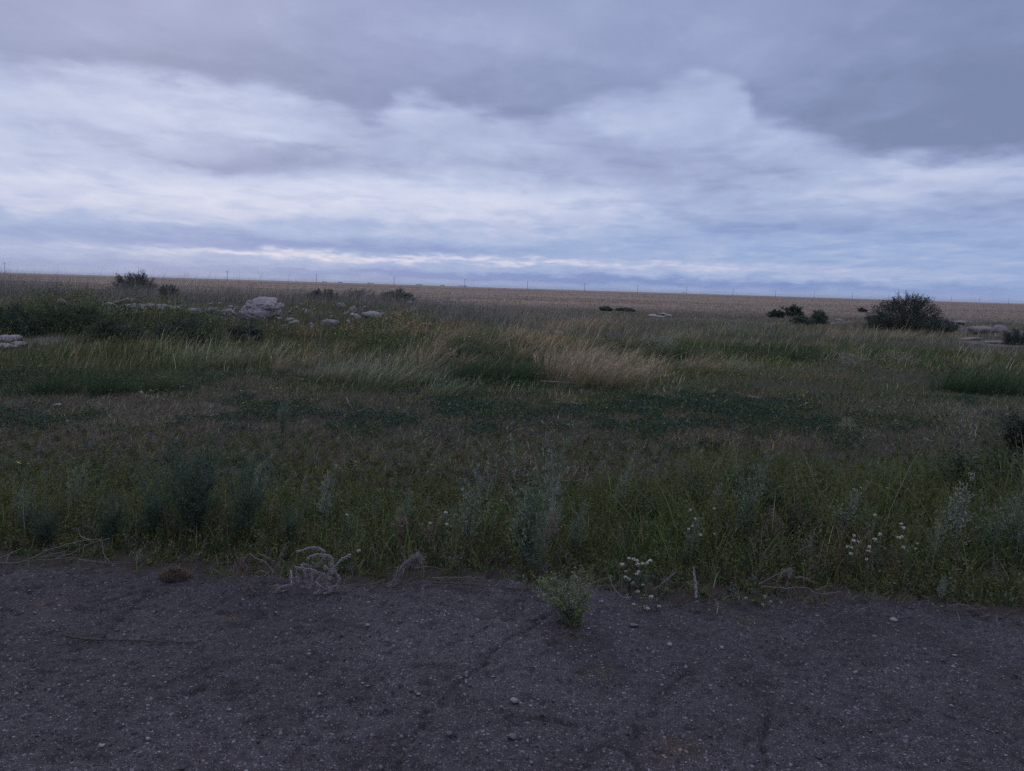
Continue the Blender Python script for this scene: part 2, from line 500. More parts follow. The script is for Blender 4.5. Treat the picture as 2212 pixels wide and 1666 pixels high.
def soilcol(x, y):
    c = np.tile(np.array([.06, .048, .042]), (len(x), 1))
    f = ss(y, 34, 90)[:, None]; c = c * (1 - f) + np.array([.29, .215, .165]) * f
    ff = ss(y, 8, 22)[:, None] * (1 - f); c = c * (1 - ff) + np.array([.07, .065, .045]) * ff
    for px, py, rx, ry, k_ in SOIL:
        d2 = ((x - px) / rx) ** 2 + ((y - py) / ry) ** 2 + (fbm(x * 1.3, y * 1.3, 3, 3) - .5) * 1.4
        m = (1 - ss(d2, .4, 1.3))[:, None]
        c = c * (1 - m) + np.array([.15, .128, .122] if k_ == 'pale' else [.085, .066, .058]) * m
    return c


xh = axis(np.arange(0, 30, .22), 9000); xs = np.array([-q for q in xh[:0:-1]] + xh)
ys = np.array([-400, -100, -40, -15, -5] + axis(np.arange(0, 3, 1.).tolist() + np.arange(3, 42, .14).tolist(), 9000, 1.06))
def gz(x, y):
    z = H(x, y)
    e = road_edge(x)
    return np.where(y < e + .0, -.10, z * ss(y, e, e + .35) + (1 - ss(y, e, e + .35)) * (-.018 + .02 * (fbm(x * 9, y * 9, 12, 3) - .5)))
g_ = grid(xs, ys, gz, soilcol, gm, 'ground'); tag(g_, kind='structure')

CR = [[(1180, 1330), (1090, 1400), (1010, 1450), (985, 1490), (930, 1530), (905, 1590), (850, 1665), (800, 1720)],
      [(1490, 1440), (1440, 1480), (1390, 1560), (1375, 1620), (1400, 1700)],
      [(960, 1520), (1080, 1540), (1200, 1560), (1330, 1590)],
      [(330, 1270), (260, 1330), (210, 1400)], [(1640, 1470), (1660, 1560), (1640, 1680)]]
CR = [np.array([[*(at_depth(px, py, 1) * 0 + gpz)[:2]] for px, py in l for gpz in [pdir(px, py) * (CAMZ / -pdir(px, py)[2])]]) for l in CR]


def crackd(x, y):
    wx = x + .11 * (fbm(x * 7, y * 7, 21, 4) - .5); wy = y + .11 * (fbm(x * 7 + 7, y * 7, 22, 4) - .5)
    best = np.full(x.shape, 9.)
    for l in CR:
        for a, b in zip(l[:-1], l[1:]):
            ab = b - a; t_ = np.clip(((wx - a[0]) * ab[0] + (wy - a[1]) * ab[1]) / (ab @ ab), 0, 1)
            best = np.minimum(best, np.hypot(wx - a[0] - ab[0] * t_, wy - a[1] - ab[1] * t_))
    return best


def roadz(x, y):
    e = road_edge(x); y2 = e - y
    z = .008 * (fbm(x * 28, y * 28, 31, 3) - .5) + .006 * (fbm(x * 6, y * 6, 33, 3) - .5) + .006 * (vn(x * 75, y * 75, 35) - .5)
    z = z + .02 * (fbm(x * 1.2, y * 1.2, 36, 2) - .5)
    z = z - (1 - ss(crackd(x, y), .002, .016)) * .014 * (fbm(x * 14, y * 14, 37, 2) + .2)
    pit = ss(fbm(x * 22, y * 22, 44, 3), .58, .70); z = z - pit * .009
    z = z - (1 - ss(y2, -.02, .07)) * .04
    return z


MOSS = [(pdir(px, py) * (CAMZ / -pdir(px, py)[2]), r_, c) for px, py, r_, c in
        ((492, 1332, .06, (.12, .078, .055)), (630, 1382, .05, (.07, .05, .04)), (1440, 1620, .10, (.10, .072, .055)), (1230, 1370, .13, (.075, .062, .04)),
         (1620, 1335, .10, (.08, .07, .045)), (1480, 1610, .07, (.10, .075, .055)), (1290, 1450, .08, (.08, .075, .05)), (110, 1300, .09, (.13, .09, .08)))]


def roadcol(x, y):
    c = np.tile(np.array([.092, .078, .088]), (len(x), 1)) * (.66 + .68 * fbm(x * .9, y * .9, 51, 3))[:, None]
    m = (1 - ss(crackd(x, y), .0, .020))[:, None] * (ss(fbm(x * 10, y * 10, 39, 3), .36, .6) * .40)[:, None] + (1 - ss(crackd(x, y), 0, .11))[:, None] * ss(fbm(x * 26, y * 26, 40, 3), .45, .65)[:, None] * .35; c = c * (1 - m) + np.array([.022, .018, .019]) * m
    dp = ss(fbm(x * 5, y * 5, 55, 3), .52, .66)[:, None] * .35; c = c * (1 - dp) + np.array([.042, .035, .037]) * dp
    for p, r_, k_ in MOSS:
        d2 = np.hypot(x - p[0], y - p[1]) / r_ + (fbm(x * 22, y * 22, 61, 3) - .5) * 1.6
        mm = (1 - ss(d2, .1, 1.2))[:, None] * .7; c = c * (1 - mm) + np.array(k_) * mm
    e = (1 - ss(road_edge(x) - y + (fbm(x * 6, y * 6, 63, 3) - .5) * .45, .0, .22))[:, None] * .75; c = c * (1 - e) + np.array([.05, .04, .037]) * e
    return c


rx = list(np.arange(0, 3.4, .0125)); rx = axis(rx, 400, 1.22); rxs = np.array([-q for q in rx[:0:-1]] + rx)
tY = np.concatenate([[-7., -4, -1, 1.2, 1.7], np.arange(1.95, 3.6, .012)])
vv_ = np.linspace(0, 1, 40)
Xg = np.tile(rxs, (len(tY) + len(vv_), 1)); e = road_edge(rxs)
Yg = np.concatenate([np.tile(tY[:, None], (1, len(rxs))), 3.6 + .012 + vv_[:, None] * (np.maximum(e, 3.7)[None] - 3.612)])
i = np.arange(Xg.shape[0] - 1)[:, None] * Xg.shape[1] + np.arange(Xg.shape[1] - 1)[None]; nx = Xg.shape[1]
mb = MB(); mb.add(np.stack([Xg, Yg, roadz(Xg, Yg)], -1).reshape(-1, 3), np.stack([i, i + 1, i + nx + 1, i + nx], -1).reshape(-1, 4), roadcol(Xg.ravel(), Yg.ravel()))
tag(mb.build('road', am, smooth=True), kind='structure')

wm = bpy.data.materials.new('lake_water'); wm.use_nodes = True; b_ = wm.node_tree.nodes['Principled BSDF']
b_.inputs['Base Color'].default_value = (.20, .25, .36, 1); b_.inputs['Roughness'].default_value = .25
X.nt = wm.node_tree; bn = wm.node_tree.nodes.new('ShaderNodeBump'); bn.inputs['Strength'].default_value = .3; bn.inputs['Distance'].default_value = .5
g2 = wm.node_tree.nodes.new('ShaderNodeNewGeometry'); wm.node_tree.links.new(noise(g2.outputs['Position'], .3, 3).s, bn.inputs['Height']); wm.node_tree.links.new(bn.outputs[0], b_.inputs['Normal'])
t_ = np.linspace(0, 1, 80); lx = -300 + t_ * 7000
sh = 1000 + 1500 * np.exp(-t_ * 6) + 120 * fbm(lx / 500, lx * 0, 71, 3)
V = np.concatenate([np.stack([lx, sh * (1 - t_ * 0), np.full(80, .12)], 1), np.stack([lx * 1.2, np.full(80, 8800.), np.full(80, .12)], 1)])
mb = MB(); j = np.arange(79); mb.add(V, np.stack([j, j + 1, j + 81, j + 80], 1), np.array([.2, .25, .36]))
# (lake surface lies just over the far plain)
lake = mb.build('water', wm); tag(lake, kind='structure')

# ------------------------------------------------------------------ vegetation colours
PAL = dict(dark=(.038, .060, .028), green=(.072, .105, .038), olive=(.112, .125, .042), blue=(.062, .095, .058), straw=(.40, .33, .22),
           brown=(.125, .108, .068), rust=(.26, .175, .10), sage=(.15, .19, .13), purple=(.235, .215, .195), pale=(.35, .34, .22))
KEYS = list(PAL); PM = np.array([PAL[k_] for k_ in KEYS]) * 1.34 * np.array([1.05, 1.05, .90])
PATCH = []
for px, py, rx_, ry_, mixd, st in [
    # d 3.9 - 5.5 roadside
    (250, 1150, 300, 70, dict(olive=2, green=2, brown=2, purple=1), 3), (800, 1130, 300, 60, dict(green=4, olive=2, brown=1), 3), (1400, 1120, 300, 60, dict(green=4, olive=4), 4),
    (1950, 1140, 300, 80, dict(green=3, olive=4, dark=1), 4), (1500, 1200, 200, 40, dict(green=4, olive=3), 3), (1800, 1230, 130, 25, dict(rust=2, brown=2, olive=1), 3),
    # d 6 - 8
    (200, 950, 380, 70, dict(purple=3, brown=4, sage=1, rust=1), 4), (420, 1030, 130, 60, dict(blue=3, sage=2), 3), (900, 970, 330, 50, dict(brown=5, purple=2, straw=.5), 4),
    (1400, 1025, 300, 30, dict(brown=5, purple=2, straw=.6), 5), (1750, 1040, 300, 50, dict(olive=5, green=3), 4), (1620, 950, 160, 20, dict(rust=4, brown=3), 4),
    (2100, 1000, 200, 60, dict(olive=4, green=3, brown=1), 4), (1950, 960, 160, 22, dict(brown=4, rust=2), 3),
    # d 8.5 - 11.5
    (1000, 900, 420, 38, dict(dark=4, blue=4, brown=.6), 6), (1500, 900, 330, 34, dict(dark=4, blue=4, brown=.6), 6), (250, 880, 260, 24, dict(brown=4, rust=1, purple=2), 5),
    (980, 912, 120, 10, dict(rust=2, olive=2, brown=2), 9), (1350, 905, 60, 12, dict(rust=3, olive=1), 8), (2000, 890, 260, 30, dict(brown=2, olive=3, purple=2, dark=1), 4),
    (2000, 850, 260, 22, dict(olive=4, green=3), 4), (1480, 850, 120, 12, dict(green=3, olive=2, pale=.5), 4),
    # d 12 - 20
    (130, 830, 320, 28, dict(dark=5, brown=1), 6), (350, 790, 330, 26, dict(dark=2, green=5, olive=2, pale=.4), 4), (500, 765, 260, 14, dict(green=3, pale=2, olive=2), 4),
    (950, 830, 260, 18, dict(green=5, dark=3, pale=.8), 5), (1000, 790, 60, 18, dict(dark=6), 6), (1100, 796, 130, 20, dict(dark=5, green=2), 8),
    (800, 790, 130, 20, dict(green=3, pale=3, olive=2), 4), (1310, 790, 120, 30, dict(rust=3, straw=3, brown=1), 7), (1180, 740, 90, 14, dict(rust=4, straw=1), 5),
    (1600, 790, 200, 12, dict(green=2, straw=1, rust=1, olive=2), 4), (1700, 765, 130, 9, dict(dark=6, blue=1), 8), (1850, 830, 400, 30, dict(olive=5, green=4, brown=.5), 5),
    (2120, 825, 120, 20, dict(dark=8), 9), (1100, 757, 80, 10, dict(dark=4, green=3), 7), (1400, 752, 90, 10, dict(dark=4, blue=2), 6),
    # d 20 - 45
    (330, 720, 420, 24, dict(dark=6, blue=1, brown=1), 7), (130, 700, 130, 26, dict(green=3, dark=4), 6), (780, 712, 60, 12, dict(rust=3, straw=1), 5), (600, 745, 200, 10, dict(green=4, rust=1), 4),
    (860, 705, 60, 14, dict(rust=6), 8), (640, 700, 260, 14, dict(purple=3, dark=2, blue=1), 5), (940, 725, 110, 12, dict(rust=3, straw=1, green=1), 5), (1270, 705, 140, 10, dict(rust=4, brown=2, straw=1), 6),
    (1150, 700, 120, 9, dict(rust=2, brown=2, purple=2), 4), (1020, 690, 140, 9, dict(dark=2, purple=2, blue=2), 4), (1600, 715, 200, 12, dict(green=4, blue=2, pale=.5), 4), (1940, 728, 180, 8, dict(rust=3, straw=2, brown=1), 7),
    (1850, 750, 160, 10, dict(green=3, olive=3), 4), (2130, 760, 130, 20, dict(purple=2, olive=2, brown=2), 3), (1500, 738, 160, 7, dict(straw=2, rust=2, green=2), 4), (1640, 735, 150, 6, dict(dark=4, green=2), 5),
    # scattered rusty and bare brown spots
    (700, 772, 60, 7, dict(rust=5, straw=1), 8), (540, 832, 90, 8, dict(brown=5, purple=1), 8), (1620, 858, 90, 7, dict(brown=6, rust=1), 8), (1500, 905, 60, 8, dict(rust=5, brown=2), 9), (1130, 935, 90, 10, dict(brown=5, rust=2), 9),
    (760, 872, 90, 8, dict(brown=6), 8), (1700, 812, 110, 7, dict(olive=2, rust=3), 6), (1950, 800, 90, 8, dict(rust=4, brown=2), 7), (1800, 775, 90, 6, dict(olive=2, pale=2), 6), (640, 725, 80, 6, dict(rust=4, brown=1), 7),
    (1000, 712, 70, 6, dict(rust=5), 7), (1450, 715, 110, 5, dict(brown=3, rust=2), 6), (420, 850, 80, 8, dict(brown=4, olive=1), 7), (1250, 868, 80, 7, dict(olive=3, rust=2), 7), (330, 935, 60, 9, dict(rust=4, brown=2), 7), (110, 905, 70, 9, dict(rust=3, brown=3), 7),
    # reeds of the left bank
    (150, 625, 260, 30, dict(purple=6, sage=1, brown=1), 7), (520, 640, 260, 20, dict(purple=4, blue=2, dark=1), 6), (800, 645, 150, 16, dict(blue=3, dark=2, purple=2), 6),
    # d 45 - 110
    (1100, 668, 200, 6, dict(blue=3, purple=3, dark=1), 4), (1330, 672, 200, 5, dict(dark=2, green=2, brown=2), 4), (1500, 684, 260, 6, dict(green=3, olive=2, brown=1), 4), (1390, 690, 120, 5, dict(rust=3, brown=2), 4),
    (1800, 695, 160, 6, dict(dark=2, blue=2, purple=2), 3),
]:
    p = gp(px, py); a_ = gp(px, min(py + ry_, 1300))[1]; ry2 = max(.25, p[1] - a_) * 1.15
    PATCH.append((p[0], p[1], rx_ / F * p[1], ry2, np.array([mixd.get(k_, 0) for k_ in KEYS], float) / sum(mixd.values()) * st))


def weights(x, y):
    n = len(x); W = np.zeros((n, len(KEYS)))
    def base(a, b, **kw):
        m = ss(y, a, a * 1.15 + .01) * (1 - ss(y, b, b * 1.15))
        for k_, v_ in kw.items(): W[:, KEYS.index(k_)] += m * v_
    base(0, 7, green=1, olive=1.4, brown=.6, sage=.3); base(7, 12, brown=1, dark=.8, olive=.6, purple=.3)
    base(12, 24, green=1.6, olive=1, dark=.6, straw=.12, rust=.2); base(24, 38, green=.9, blue=.6, purple=.8, rust=.45, dark=.4, straw=.15)
    base(38, 100, purple=2.0, blue=.2, green=.35, brown=1.0, rust=.7, straw=.35); base(100, 9000, purple=3.2, straw=.9, brown=.5)
    wob = (fbm(x * .9, y * .9, 81, 4) - .5) * 1.3 + (fbm(x * .33, y * .33, 83, 2) - .5) * .9 + (fbm(x * 3.1, y * 3.1, 84, 3) - .5) * ss(14 - y, 0, 3) * 1.2
    for px, py, rx_, ry_, wv in PATCH:
        d2 = ((x - px) / rx_) ** 2 + ((y - py) / ry_) ** 2 + wob * 1.3
        m = 1 - ss(d2, .35, 1.25)
        W += m[:, None] * wv[None]
    # local species clumping
    for i_, k_ in enumerate(KEYS):
        s_ = np.clip(y / 14, .5, 14)
        W[:, i_] *= .25 + 1.5 * fbm(x / s_ + i_ * 13.1, y / s_ * .8, 90 + i_, 3) ** 1.5 * 1.6
    return W


def vcol(x, y, r, ban=()):
    W = weights(x, y) + 1e-4
    for k_ in ban: W[:, KEYS.index(k_)] *= .15
    cs = np.cumsum(W / W.sum(1, keepdims=True), 1); q = r.random(len(x))
    ix = (q[:, None] > cs).sum(1).clip(0, len(KEYS) - 1)
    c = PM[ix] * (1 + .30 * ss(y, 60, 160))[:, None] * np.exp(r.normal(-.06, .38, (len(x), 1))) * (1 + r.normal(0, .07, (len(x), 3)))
    return np.clip(c, .005, .7), ix


def pts(n, y0, y1, r, pw=0., xm=.74, x0=None, x1=None):
    """random ground points between two distances, density falling as y**-pw"""
    u_ = r.random(n); e_ = 2 - pw
    y = (y0 ** e_ + u_ * (y1 ** e_ - y0 ** e_)) ** (1 / e_) if abs(e_) > .01 else y0 * (y1 / y0) ** u_
    x = r.uniform(-1, 1, n) * (xm * y + 1.2)
    return x, y


def P3(x, y, dzz=0.): return np.stack([x, y, H(x, y) + dzz], 1)


STUFF = {}
def layer(name): return STUFF.setdefault(name, MB())

# litter and short growth
r = np.random.default_rng(3)
x, y = pts(60000, 3.85, 12.5, r, .9); c, ix = vcol(x, y, r)
m = fbm(x * .8, y * .8, 14, 3) > .36; x, y = x[m], y[m]; n = len(x)
yaw = r.normal(0, .8, n); L = r.uniform(.03, .15, n)
blades(layer('dead_straw_litter'), P3(x, y, .012), r.uniform(.0, .03, n), r.uniform(.0018, .0042, n) * (.5 + y / 9), np.stack([np.cos(yaw) * L, np.sin(yaw) * L], 1),
       np.array([.20, .175, .135]) * np.exp(r.normal(-.35, .75, (n, 1))).clip(.1, 2.6), 2)
x, y = pts(2600, 5.2, 12.0, r, .8); n = len(x); m = fbm(x * .7 + 4, y * .9, 24, 3) > .42; x, y = x[m], y[m]; n = len(x)
yaw = r.normal(0, .7, n); L = r.uniform(.06, .24, n)
blades(layer('dead_straw_litter'), P3(x, y, .03), r.uniform(-.01, .05, n), r.uniform(.004, .008, n), np.stack([np.cos(yaw) * L, np.sin(yaw) * L], 1), np.array([.46, .41, .34]) * np.exp(r.normal(-.2, .4, (n, 1))), 2)
n = 5200; x = r.uniform(-4, 4, n); y = road_edge(x) + r.normal(.06, .13, n); m = fbm(x * 2.2, y * 3, 28, 3) + r.normal(0, .05, n) > .40; x, y = x[m], y[m]; n = len(x)
yaw = r.normal(0, .9, n); L = r.gamma(2., .035, n); g = r.random((n, 1))
blades(layer('dead_straw_litter'), np.stack([x, y, np.maximum(roadz(x, y), H(x, y)) + .004], 1), r.uniform(.0, .035, n), r.uniform(.0018, .0045, n), np.stack([np.cos(yaw) * L, np.sin(yaw) * L], 1), np.where(g < .5, np.array([.16, .125, .10]), np.where(g < .85, np.array([.27, .23, .19]), np.array([.09, .12, .05]))) * np.exp(r.normal(-.1, .4, (n, 1))), 2)
x, y = pts(120000, 3.84, 13, r, .7); c, ix = vcol(x, y, r); n = len(x)
sz = .6 + .8 * fbm(x, y, 15, 3)
blades(layer('short_grass'), P3(x, y), r.gamma(4, .014, n) * sz, r.uniform(.0022, .0055, n) * (.6 + y / 9), r.normal(.012, .04, (n, 2)), c, 2)
# low broad-leaved herbs
x, y = pts(230000, 7.3, 12.8, r, .3, .72); W = weights(x, y); m = (W[:, 0] + W[:, 3]) / W.sum(1) * 1.1 + (fbm(x * 2.5, y * 2.5, 16, 4) - .5) * 2.2 + (fbm(x * .7, y * .7, 19, 3) - .5) * 1.6 > .42 + r.random(len(x)) * .25
x, y = x[m], y[m]; n = len(x); hh = fbm(x * 3, y * 3, 17, 3)
c = np.where((fbm(x * 1.3, y * 1.3, 18, 3) > .52)[:, None], np.array([.075, .10, .045]), np.array([.040, .078, .046])) * np.exp(r.normal(0, .45, (n, 1))) * (1 + r.normal(0, .06, (n, 3)))
leaves(layer('low_herbs'), P3(x, y) + np.stack([0 * x, 0 * x, r.random(n) ** .7 * (.02 + .13 * hh ** 1.5)], 1), unit(r.normal(size=(n, 3)) * [1, 1, .5] + [0, 0, .25]), r.uniform(.016, .042, n), r.uniform(.008, .018, n), c)


# roadside weeds: grassy blades + leafy herbs on many stems
def weedh(x, y):
    e = road_edge(x); t_ = y - e
    hh = .05 + .27 * ss(t_, .0, .5) * (.10 + 1.75 * fbm(x * 1.6, y * 1.9, 23, 3) ** 1.25) * (1 - .8 * ss(t_, 1.0 + .9 * ss(x, .2, 1.6), 2.0 + 1.6 * ss(x, .2, 1.6)))
    hh = hh * (.66 + .26 * ss(x, 0, 2.2)) * (.7 + .6 * fbm(x * .8 + 3, y * .8, 25, 2))
    return hh


x, y = pts(95000, 3.85, 7.6, r, .9, .72); t_ = y - road_edge(x)
m = (t_ > -.10) & (r.random(len(x)) < np.clip(.30 + t_ * 2, 0, 1) * np.clip(1.7 - t_ * (.75 - .35 * ss(x, .2, 1.6)), .05, .6)); x, y = x[m], y[m]; n = len(x)
c, ix = vcol(x, y, r, ('purple',)); hh = weedh(x, y) * r.gamma(5, 1 / 5, n) * .95
blades(layer('roadside_weeds'), P3(x, y), hh, r.uniform(.003, .007, n), r.normal(.02, .38, (n, 2)) * hh[:, None], c, 3, droop=.2)
# herb stems with leaves
ns = 10000
x, y = pts(ns, 3.9, 8.2, r, .7, .70); t_ = y - road_edge(x); m = (t_ > .08) & (r.random(ns) < np.clip(1.7 - t_ * .38, .1, 1)); x, y = x[m], y[m]; ns = len(x)
hs = weedh(x, y) * r.uniform(.7, 1.5, ns); c, ix = vcol(x, y, r, ('straw', 'purple')); ln_ = r.normal(.02, .16, (ns, 2)) * hs[:, None]
blades(layer('roadside_weeds'), P3(x, y), hs, np.full(ns, .0045), ln_, c * .9 + np.array([.03, .015, .0]), 3, droop=.05)
K = 34
tt_ = r.uniform(.12, 1, (ns, K)); B = P3(x, y)[:, None] + np.stack([ln_[:, 0, None] * tt_ ** 1.6, ln_[:, 1, None] * tt_ ** 1.6, hs[:, None] * (tt_ - .05 * tt_ ** 2)], -1)
B = B + r.normal(0, .012, B.shape); A = unit(r.normal(size=B.shape) * [1, 1, .6] + [0, 0, .45])
ll = r.uniform(.014, .040, (ns, K)) * (1.15 - tt_ * .6)
leaves(layer('roadside_weeds'), B.reshape(-1, 3), A.reshape(-1, 3), ll.ravel(), (ll * r.uniform(.2, .5, ll.shape)).ravel(), np.repeat(np.minimum(c, .17), K, 0) * r.uniform(.65, 1.25, (ns * K, 1)))

# meadow grass 11 - 24 m
WIND = np.array([.34, .02])
RUB = patch([(470, 675, 260, 9, 0), (740, 688, 120, 12, 0), (570, 700, 80, 8, 0), (330, 668, 120, 8, 0), (700, 700, 60, 8, 0), (2120, 712, 70, 22, 0), (2150, 742, 80, 8, 0), (30, 742, 70, 12, 0)])


def rub(x, y):                                   # little grows over the rubble and bare earth
    m = np.zeros(len(x))
    for px, py, rx, ry, _ in RUB: m = np.maximum(m, 1 - ss(((x - px) / rx) ** 2 + ((y - py) / (ry + .6)) ** 2 + (fbm(x, y, 41, 2) - .5) * .8, .5, 1.3))
    return m


def meadow(name, n, y0, y1, h0, w0, pw=.9, thr=None, seg=3, hv=.5, leanf=1., dens=None, xm=.74, own=None):
    x, y = pts(n, y0, y1, r, pw, xm)
    dn = fbm(x / 1.7 + 3, y / 2.4, 26, 3); keep = (r.random(n) < (.10 + 2.6 * dn * dn)) & (r.random(n) > .65 * rub(x, y))
    if dens is not None: keep &= r.random(n) < dens(x, y)
    x, y = x[keep], y[keep]; n = len(x)
    c, ix = vcol(x, y, r)
    if own is not None:
        pick = r.random(n) < .78; c = np.where(pick[:, None], own[r.integers(0, len(own), n)] * np.exp(r.normal(0, .32, (n, 1))), c); ix = np.where(pick, KEYS.index('sage'), ix)
    sp_h = np.array([1.0, .85, .6, .8, 1.35, .6, 1.25, .9, 1.1, 1.3])[ix]
    hh = h0(x, y) * sp_h * r.gamma(7, 1 / 7, n) * (.30 + 1.35 * fbm(x / 1.9, y / 2.6, 27, 4) ** 1.3 * 1.2)
    ln = WIND * leanf * hh[:, None] * r.uniform(.4, 1.6, (n, 1)) + r.normal(0, .26, (n, 2)) * hh[:, None]
    tip = np.where((r.random(n) < .22)[:, None], c * .5 + np.array([.17, .14, .10]), c)
    blades(layer(name), P3(x, y), hh, w0(y) * r.uniform(.6, 1.4, n), ln, c, seg, tipcol=tip, droop=.12)


meadow('meadow_grass', 125000, 11.2, 24, lambda x, y: (.09 + .125 * ss(y, 11.5, 14)) * (1 - .50 * ss(x, 2.4, 4.5) * (1 - ss(y, 17, 21))), lambda y: .0040 + y * .00036)
meadow('meadow_grass', 115000, 22, 56, lambda x, y: .21 * (1 - .5 * ss(y, 32, 42)) * (1 - .4 * ss(-x, 1, 5) * ss(y, 22, 24) * (1 - ss(y, 27, 30))), lambda y: .0085 + (y - 20) * .00040, 1.0, seg=2)
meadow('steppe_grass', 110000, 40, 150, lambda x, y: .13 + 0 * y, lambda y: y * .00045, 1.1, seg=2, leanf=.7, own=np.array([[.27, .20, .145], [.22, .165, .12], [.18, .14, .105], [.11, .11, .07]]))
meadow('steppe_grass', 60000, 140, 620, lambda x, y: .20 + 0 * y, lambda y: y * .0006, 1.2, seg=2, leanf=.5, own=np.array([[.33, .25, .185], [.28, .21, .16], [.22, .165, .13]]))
# broad-leaved clumps mixed through the meadow and the brown ground before it
x, y = pts(90000, 6.0, 24, r, .9); m = fbm(x * 1.5, y * 1.2, 47, 4) + (r.random(len(x)) - .5) * .06 > .57; x, y = x[m], y[m]; n = len(x)
hh = (.05 + .26 * (fbm(x * 1.5, y * 1.2, 47, 4) - .57).clip(0, 1) * 5) * (.6 + .4 * ss(y, 9, 13)); c, ix = vcol(x, y, r, ('straw', 'pale', 'purple', 'rust'))
leaves(layer('meadow_grass'), P3(x, y) + np.stack([0 * x, 0 * x, r.random(n) ** .7 * hh], 1), unit(r.normal(size=(n, 3)) + [.15, 0, .45]), r.uniform(.02, .05, n) * (.6 + y / 20), r.uniform(.009, .02, n) * (.6 + y / 20), c)
# tall reeds and weeds on the left bank
meadow('bank_weeds', 100000, 23, 42, lambda x, y: .50 + .16 * ss(-x, 4, 14), lambda y: .0085 + 0 * y, .9, seg=3, leanf=.45,
       dens=lambda x, y: ss(-x, -1.5, 4) * ss(y, 25.5, 29), own=np.array([[.30, .25, .25], [.25, .21, .21], [.33, .28, .26], [.15, .17, .14], [.10, .115, .09]]))
# leafy dark growth on the slope of the bank
x, y = pts(150000, 17.5, 27, r, .6); m = (r.random(len(x)) > .5 * rub(x, y)) & (r.random(len(x)) < ss(-x, .5, 5) * (1 - ss(y, 23.5, 27)) * ss(fbm(x / 1.5, y / 1.5, 29, 3), .34, .62) * 1.3); x, y = x[m], y[m]; n = len(x)
hh = .12 + .62 * fbm(x / 1.2, y / 1.2, 30, 3) ** 1.6 * 1.5
c, ix = vcol(x, y, r, ('straw', 'purple', 'pale'))
leaves(layer('bank_weeds'), P3(x, y) + np.stack([0 * x, 0 * x, r.random(n) ** .6 * hh], 1), unit(r.normal(size=(n, 3)) + [.2, 0, .5]), r.uniform(.03, .085, n), r.uniform(.012, .03, n), c)

for nm, lab, cat in (('dead_straw_litter', 'loose dead straw and stalk bits strewn over the bare soil', 'straw'),
                     ('short_grass', 'short sparse brown and green grass on the soil behind the road', 'grass'),
                     ('low_herbs', 'low dark blue-green herb carpet across the middle of the field', 'ground cover'),
                     ('roadside_weeds', 'dense knee-low green weeds and grass along the asphalt edge', 'weeds'),
                     ('meadow_grass', 'wind-bent green and rusty meadow grass in the middle distance', 'grass'),
                     ('steppe_grass', 'dry purplish-brown steppe grass out to the horizon', 'grass'),
                     ('bank_weeds', 'tall greyish reeds and dark weeds covering the low left bank', 'weeds')):
    tag(STUFF[nm].build(nm, M_grass), lab, cat, kind='stuff')

# gravel on the asphalt
V1, F1 = I1
n = 11000; r = np.random.default_rng(5)
y = r.uniform(1.95, 4.05, n); x = r.uniform(-1, 1, n) * (.74 * y + .5); m = y < road_edge(x) + .05; x, y = x[m], y[m]; n = len(x)
sz = .0011 + r.gamma(1.0, .0011, n); sz = np.minimum(sz, .008)
z = np.maximum(roadz(x, y), -.035)
D = V1[None] * r.uniform(.6, 1.25, (n, 12 if len(V1) == 12 else len(V1), 1)) * (sz[:, None] * r.uniform([.8, .8, .25], [1.9, 1.5, .6], (n, 3)))[:, None]
g = r.random(n); cg = np.where(g[:, None] < .42, np.array([.25, .235, .24]), np.where(g[:, None] < .7, np.array([.12, .105, .108]), np.array([.05, .043, .045]))) * r.uniform(.7, 1.4, (n, 1))
mb = MB(); mb.add((D + np.stack([x, y, z + sz * .3], 1)[:, None]).reshape(-1, 3), (F1[None] + np.arange(n)[:, None, None] * len(V1)).reshape(-1, 3), np.repeat(cg, len(V1), 0))
tag(mb.build('gravel', M_peb), 'fine pale and dark gravel crumbs scattered over the old asphalt', 'gravel', kind='stuff')
#PART2
# ------------------------------------------------------------------ plants that can be told apart
rp = np.random.default_rng(21)


def stem_curve(h, lean, bend, r, n=9):
    t_ = np.linspace(0, 1, n); a = r.uniform(0, 6.28)
    p = np.stack([lean[0] * h * t_ ** 1.5 + bend * h * np.sin(t_ * 3.1) * math.cos(a), lean[1] * h * t_ ** 1.5 + bend * h * np.sin(t_ * 2.6) * math.sin(a), h * t_], 1)
    return p


